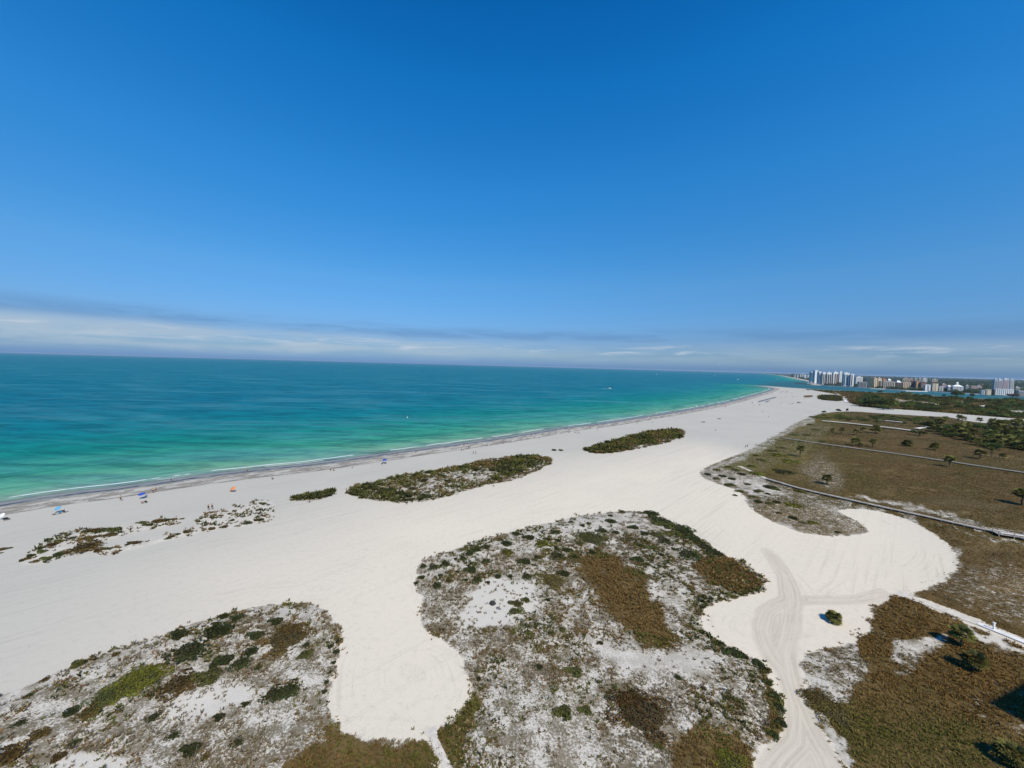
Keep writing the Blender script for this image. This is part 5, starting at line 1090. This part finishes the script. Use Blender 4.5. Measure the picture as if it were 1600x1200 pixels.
sx_ = np.array([q_[0] for q_ in near_land[2:18]], float); sy_ = np.array([q_[1] for q_ in near_land[2:18]], float)
for i in range(46):
    px = rb.uniform(60, 1170) if i < 12 else rb.uniform(700, 1188); by = float(np.interp(px, sx_, sy_)); k_ = (by - 590) / 200
    py = by + rb.uniform(1, 24) * k_ + .6; cl = rb.choice(['black', 'navy', 'grey', 'tan', 'white', 'red', 'blue']); ps = rb.choice(['stand', 'walk', 'sit'])
    mark = 'left of the blue umbrella' if px < 220 else 'between the blue and orange umbrellas' if px < 365 else 'left of the long dune island' if px < 560 else 'above the long dune island' if px < 860 else 'above the narrow far island' if px < 1060 else 'level with the seaweed heaps' if px < 1130 else 'near the bend of the far beach'
    person(px, py, ps, cl, rb.choice(['black', 'navy', 'grey']), f"beachgoer in {cl}, {dict(stand='standing', walk='walking', sit='sitting')[ps]} by the waterline {mark}", None, 'beachgoers along the waterline')
# beach kit
def canopy_mesh(r=1.1, n=8):
    v = [(0, 0, .42)]
    for k, (rr_, z_) in enumerate(((.35, .36), (.7, .22), (1.0, 0), (.98, -.07))): v += [(math.cos(i * 2 * math.pi / n) * r * rr_, math.sin(i * 2 * math.pi / n) * r * rr_, z_ if i % 1 == 0 else z_) for i in range(n)]
    f = [(0, 1 + i, 1 + (i + 1) % n) for i in range(n)]
    for k in range(3): f += [(1 + k * n + i, 1 + (k + 1) * n + i, 1 + (k + 1) * n + (i + 1) % n, 1 + k * n + (i + 1) % n) for i in range(n)]
    return v, f
UM = {}
def umbrella(px, py, colr, label, group=None, at=None, size=1.0, tilt=0.25):
    if colr not in UM:
        v, f = canopy_mesh(); me = new_mesh('canopy', v, f); me.materials.append(mat('canopy_' + colr, tuple(c_ * .8 for c_ in CL2[colr]), .8)); pm_ = MB().tube((0, 0, -.2), (0, 0, 2.2), .025, .025, 6).mesh('pole'); pm_.materials.append(whitep); UM[colr] = (me, pm_)
    p = ground_pt(px, py) if at is None else at; o = empty('beach_umbrella', p); tag(o, label, 'umbrella', group)
    c_ = link('canopy', UM[colr][0], None, o); c_.location = (0, 0, 1.85); c_.rotation_euler = (tilt, 0, 0); link('pole', UM[colr][1], None, o); o.scale = (size * .85,) * 3; return o
CL2 = dict(blue=(.03, .08, .42), navy=(.03, .045, .12), sky=(.12, .38, .62), red=(.42, .06, .05), orange=(.65, .25, .10), white=(.75, .75, .75), dark=(.03, .03, .035), green=(.06, .22, .12), pink=(.55, .30, .30))
CH = {}
def chair(px, py, colr, label, group=None, rz=None, at=None, long=False):
    key = (colr, long)
    if key not in CH:
        m_ = mat('canvas_' + colr, CL2[colr], .85); fr = MB(); L = 1.25 if long else .5
        for s in (-1, 1):
            fr.tube((s * .3, 0, .25), (s * .3, L, .25), .02, n=5).tube((s * .3, 0, .25), (s * .3, -.38, .85), .02, n=5).tube((s * .3, .05, .25), (s * .3, .05, -.02), .02, n=5).tube((s * .3, L - .05, .25), (s * .3, L - .05, -.02), .02, n=5)
        a_ = fr.mesh('frame'); a_.materials.append(mat('metal_tube', (.5, .5, .5), .4, .8))
        b_ = MB().box(-.28, .28, 0, L, .25, .29).mesh('seat'); b_.materials.append(m_)
        c_ = MB().add([(-.28, 0, .29), (.28, 0, .29), (.28, -.37, .87), (-.28, -.37, .87), (-.28, -.04, .27), (.28, -.04, .27), (.28, -.41, .85), (-.28, -.41, .85)], [(0, 1, 2, 3), (7, 6, 5, 4), (0, 4, 5, 1), (1, 5, 6, 2), (2, 6, 7, 3), (3, 7, 4, 0)]).mesh('backrest'); c_.materials.append(m_)
        CH[key] = (a_, b_, c_)
    p = ground_pt(px, py) if at is None else at; o = empty('sun_lounger' if long else 'beach_chair', p, random.uniform(.3, 1.4) if rz is None else rz); tag(o, label, 'lounger' if long else 'chair', group)
    for nm_, me_ in zip(('frame', 'seat', 'backrest'), CH[key]): link(nm_, me_, None, o)
    return o
umbrella(221.5, 779.5, 'blue', 'blue beach umbrella by the seaweed line at left'); chair(228.5, 776, 'white', 'pale chair standing just behind the blue umbrella at left')
chair(222.5, 787, 'pink', 'left pinkish beach chair below the blue umbrella'); chair(228, 786, 'dark', 'right dark beach chair below the blue umbrella')
umbrella(90.5, 801, 'sky', 'light blue umbrella low over chairs at far left', size=.8, tilt=.6); chair(94, 803, 'sky', 'light blue chair under the low light blue umbrella'); chair(85.5, 804.5, 'dark', 'small dark chair left of the light blue umbrella', rz=2.0)
chair(99, 801, 'dark', 'dark beach chair right of the light blue umbrella'); chair(104, 800.5, 'white', 'pale beach chair at the right end of the far left group')
person(101, 801, 'sit', 'black', 'black', 'person in black sitting right of the light blue umbrella', .4)
umbrella(3, 812, 'white', 'white umbrella lying low at the left picture edge', size=.75, tilt=.9); chair(8, 813.5, 'dark', 'dark chair right of the white umbrella at the left edge'); chair(12, 812.5, 'dark', 'second dark chair at the left edge, a step to the right')
umbrella(364.5, 768.8, 'orange', 'small orange umbrella lying tilted on the sand', size=.8, tilt=.9); chair(361, 768.8, 'orange', 'orange chair left of the tilted orange umbrella')
umbrella(601, 724, 'blue', 'blue umbrella on the beach left of the long dune island', size=1.0); chair(602.5, 725, 'dark', 'dark chair under the blue umbrella left of the long island'); chair(597, 725.8, 'dark', 'dark chair a step left of the blue umbrella by the long island')
# the long rental row far down the beach
a_ = P(1185.5, 629.2); b_ = P(1212.2, 621.9); N_ = 26; first = None
for i in range(N_):
    q = a_ + (b_ - a_) * i / (N_ - 1); q = Vector((q[0], q[1], float(gz(q[0], q[1])[0]))); part_ = 'near' if i < 9 else 'middle' if i < 18 else 'far'
    umbrella(0, 0, 'navy', f'navy rental umbrella in the {part_} third of the long row far down the beach', 'long row of rental umbrellas', at=q, size=1.15, tilt=.2)
    d_ = (b_ - a_) / np.linalg.norm(b_ - a_)
    chair(0, 0, 'blue', f'blue lounger in the {part_} third of the long row far down the beach', 'long row of rental loungers', rz=.75, at=Vector((q.x + d_[0] * 1.6, q.y + d_[1] * 1.6, q.z)), long=True)
a_ = P(1196.8, 629.4); b_ = P(1201.8, 628.2)
for i in range(5):
    q = a_ + (b_ - a_) * i / 4; q = Vector((q[0], q[1], float(gz(q[0], q[1])[0])))
    umbrella(0, 0, 'navy', 'navy umbrella of the short second row beside the long row', 'short second row of umbrellas', at=q, size=1.15, tilt=.2)
crowd = [(475, 280), (700, 270), (735, 265), (770, 250), (830, 245), (885, 230), (900, 225), (930, 215), (960, 240), (985, 235), (1005, 220), (1040, 240), (1075, 238), (1095, 240), (965, 310), (1090, 305), (905, 325), (335, 395), (345, 350), (370, 355), (405, 355), (455, 400), (485, 400),
         (470, 445), (570, 440), (910, 410), (1040, 415), (1080, 418), (1205, 402), (610, 535), (575, 270), (630, 260), (850, 175), (870, 185), (820, 162), (960, 200), (1255, 210), (35, 470), (890, 245), (915, 232), (820, 250), (845, 240), (990, 228), (1010, 215), (875, 215), (940, 225), (1270, 325), (1300, 320), (780, 190), (1060, 228)]
cols_ = ['dark', 'red', 'blue', 'navy', 'white', 'sky', 'dark', 'orange', 'green']
for i, (x_, y_) in enumerate(crowd):
    px, py = 1130 + x_ / 10, 590.6 + y_ / 10
    where = 'on the near side of the long row' if py > 628 else 'left of the long row, near the water' if px < 1196 else 'in the dense crowd behind the long row' if px < 1228 else 'right of the dense crowd'
    c_ = cols_[i % len(cols_)]
    if i % 3 == 2:
        cl = random.choice(['black', 'navy', 'red', 'grey', 'white']); person(px, py, random.choice(['stand', 'walk', 'sit']), cl, 'black', f'tiny far beachgoer in {cl} {where}', None, 'beachgoers at the far end of the beach')
    else: umbrella(px, py, c_, f'tiny far {c_} umbrella {where}', 'umbrellas at the far end of the beach', size=1.2)
# small tent
p = ground_pt(1247.5, 629.6); o = empty('beach_tent', p, .5); tag(o, 'dark low beach tent right of the long row, far down the beach', 'tent')
MB().add([(-2.6, -1.6, 0), (2.6, -1.6, 0), (2.6, 1.6, 0), (-2.6, 1.6, 0), (-1.7, 0, 2.0), (1.7, 0, 2.0)], [(0, 1, 5, 4), (1, 2, 5), (2, 3, 4, 5), (3, 0, 4), (3, 2, 1, 0)]).build('fly', mat('tent_cloth', (.10, .12, .10), .8), o)
for s in (-1, 1): MB().tube((s * 2.6, -1.6, 0), (s * 3.1, -2.2, -.03), .02, n=4).build('guy_line', whitep, o)

# ---------------------------------------------------------------- boats, buoy, parasail
hullw = mat('white_hull', (.8, .8, .8), .3, spec=.5); foamm = mat('foam', (.80, .84, .85), .9)
def boat(px, py, L, colm, label, rz, wake=True):
    q = P(px, py, WATER_Z); o = empty('motor_boat', (q[0], q[1], WATER_Z), rz); tag(o, label, 'boat')
    st = [(-.5, .16, .5), (-.2, .17, .5), (.15, .15, .55), (.38, .08, .62), (.5, .005, .7)]; v = []
    for x_, w_, z_ in st: v += [(x_ * L, -w_ * L, z_ * L * .2), (x_ * L, -w_ * .6 * L, -.05 * L), (x_ * L, w_ * .6 * L, -.05 * L), (x_ * L, w_ * L, z_ * L * .2)]
    f = [(3, 2, 1, 0), (16, 17, 18, 19)]
    for i in range(4):
        for j in range(4): a = i * 4 + j; b = i * 4 + (j + 1) % 4; f.append((a, b, b + 4, a + 4))
    MB().add(v, f).build('hull', colm, o)
    MB().box(-.18 * L, .1 * L, -.1 * L, .1 * L, .101 * L, .22 * L).build('cabin', hullw, o)
    MB().box(.101 * L, .12 * L, -.09 * L, .09 * L, .115 * L, .2 * L).build('windscreen', GL['blue'], o)
    MB().box(-.56 * L, -.501 * L, -.04 * L, .04 * L, -.04 * L, .14 * L).build('outboard_motor', rockm, o)
    if wake:
        V = []; Fq = []; n_ = 14; rg = random.Random(int(px))
        for i in range(n_):
            x_ = -.5 * L - i * L * .10; w_ = .10 * L + i * .015 * L
            V += [(x_, -w_ * rg.uniform(.6, 1.2), .02), (x_, w_ * rg.uniform(.6, 1.2), .02)]
            if i: k = 2 * i; Fq.append((k - 2, k - 1, k + 1, k))
        wk = link('wake', new_mesh('wake', V, Fq), foamm, None, (q[0], q[1], WATER_Z), rz); tag(wk, f'white foam wake behind the {label}'[:110], 'wake', kind='stuff')
boat(952.5, 607, 7.5, hullw, 'white speedboat on the deep blue water, nearest the camera', -.2)
boat(1026, 585, 16, hullw, 'far white boat near the horizon, centre right', 0.1)
boat(1153, 593, 12, hullw, 'white boat before the tip of the beach', 0.1)
boat(1117, 587.2, 12, hullw, 'small far white boat left of the beach tip', 2.9)
boat(1214, 593, 15, rockm, 'dark boat in front of the far white beach', 0.0, False)
q = P(636.5, 653, WATER_Z); o = empty('buoy', (q[0], q[1], WATER_Z)); tag(o, 'tall white marker buoy standing in the green shallows', 'buoy')
MB().tube((0, 0, -.5), (0, 0, 1.5), .16, .13, 10).build('pole', whitep, o); MB().ell((0, 0, .1), (.42, .42, .28), 10, 6).build('float', whitep, o)
q = np.array(P(1124, 600)) ; dr = q - np.array([0, 0, H]); v = CRn @ np.array([(1124 - 800) / F, -(571 - 600) / F, -1.0]); s_ = 1500 / v[1]; pos_ = Vector((v[0] * s_, v[1] * s_, H + v[2] * s_))
o = empty('parasail', pos_); tag(o, 'tiny white parasail flying just above the horizon', 'parasail')
V = []; Fq = []
for i in range(9):
    for jx in range(5):
        a = -1.1 + 2.2 * i / 8; b2 = -.5 + jx / 4; V.append((math.sin(a) * 5.0, b2 * 3.5, math.cos(a) * 3.2 - b2 * b2 * 1.2))
for i in range(8):
    for jx in range(4): a = i * 5 + jx; Fq.append((a, a + 1, a + 6, a + 5))
cm_ = new_mesh('canopy', V, Fq); link('canopy', cm_, whitep, o)
for a in (-1.1, -.5, .5, 1.1): MB().tube((math.sin(a) * 5, 0, math.cos(a) * 3.2), (0, 0, -6), .03, n=4).build('line', rockm, o)

# ---------------------------------------------------------------- the neighbouring tower whose shade falls on the meadow (outside the frame, right)
tip = P(1536, 1099)[:2]; e1 = P(1600, 1064)[:2] - tip; e2 = P(1600, 1129)[:2] - tip; hb_ = 48.0
cnr = tip + np.array([SUN_AZ.x, SUN_AZ.y]) * hb_ / math.tan(SUN_EL); e1 = e1 / np.linalg.norm(e1) * 40; e2 = e2 / np.linalg.norm(e2) * 22
o = empty('condo_tower', (cnr[0], cnr[1], 0)); tag(o, 'beige condominium tower right of the view, casting the dark shadow corner', 'building')
qd = [(0, 0), tuple(e2), tuple(e1 + e2), tuple(e1)]; MB().prism(qd, -.3, hb_ - 1).build('wall', WALL['beige'], o)
qs = [tuple(-(e1 + e2) / np.linalg.norm(e1 + e2) * .0), tuple(e2), tuple(e1 + e2), tuple(e1)]; MB().prism(qs, hb_ - .997, hb_).build('parapet', WALL['white'], o)
hz = bpy.data.materials.new('haze_air'); hz.use_nodes = True; hz.node_tree.nodes.clear(); t = NT(hz.node_tree)
pv = t.node('ShaderNodeVolumePrincipled'); pv.inputs['Color'].default_value = (.66, .84, 1.0, 1); pv.inputs['Density'].default_value = 2.4e-5; pv.inputs['Anisotropy'].default_value = .2
t.l.new(pv.outputs[0], t.node('ShaderNodeOutputMaterial').inputs['Volume'])
tag(MB().box(-91000, 91000, -91000, 91000, -5.5, 78).build('haze', hz), 'thin bluish sea haze lying over the whole coast', 'haze', kind='stuff')
scene.cycles.volume_bounces = 0
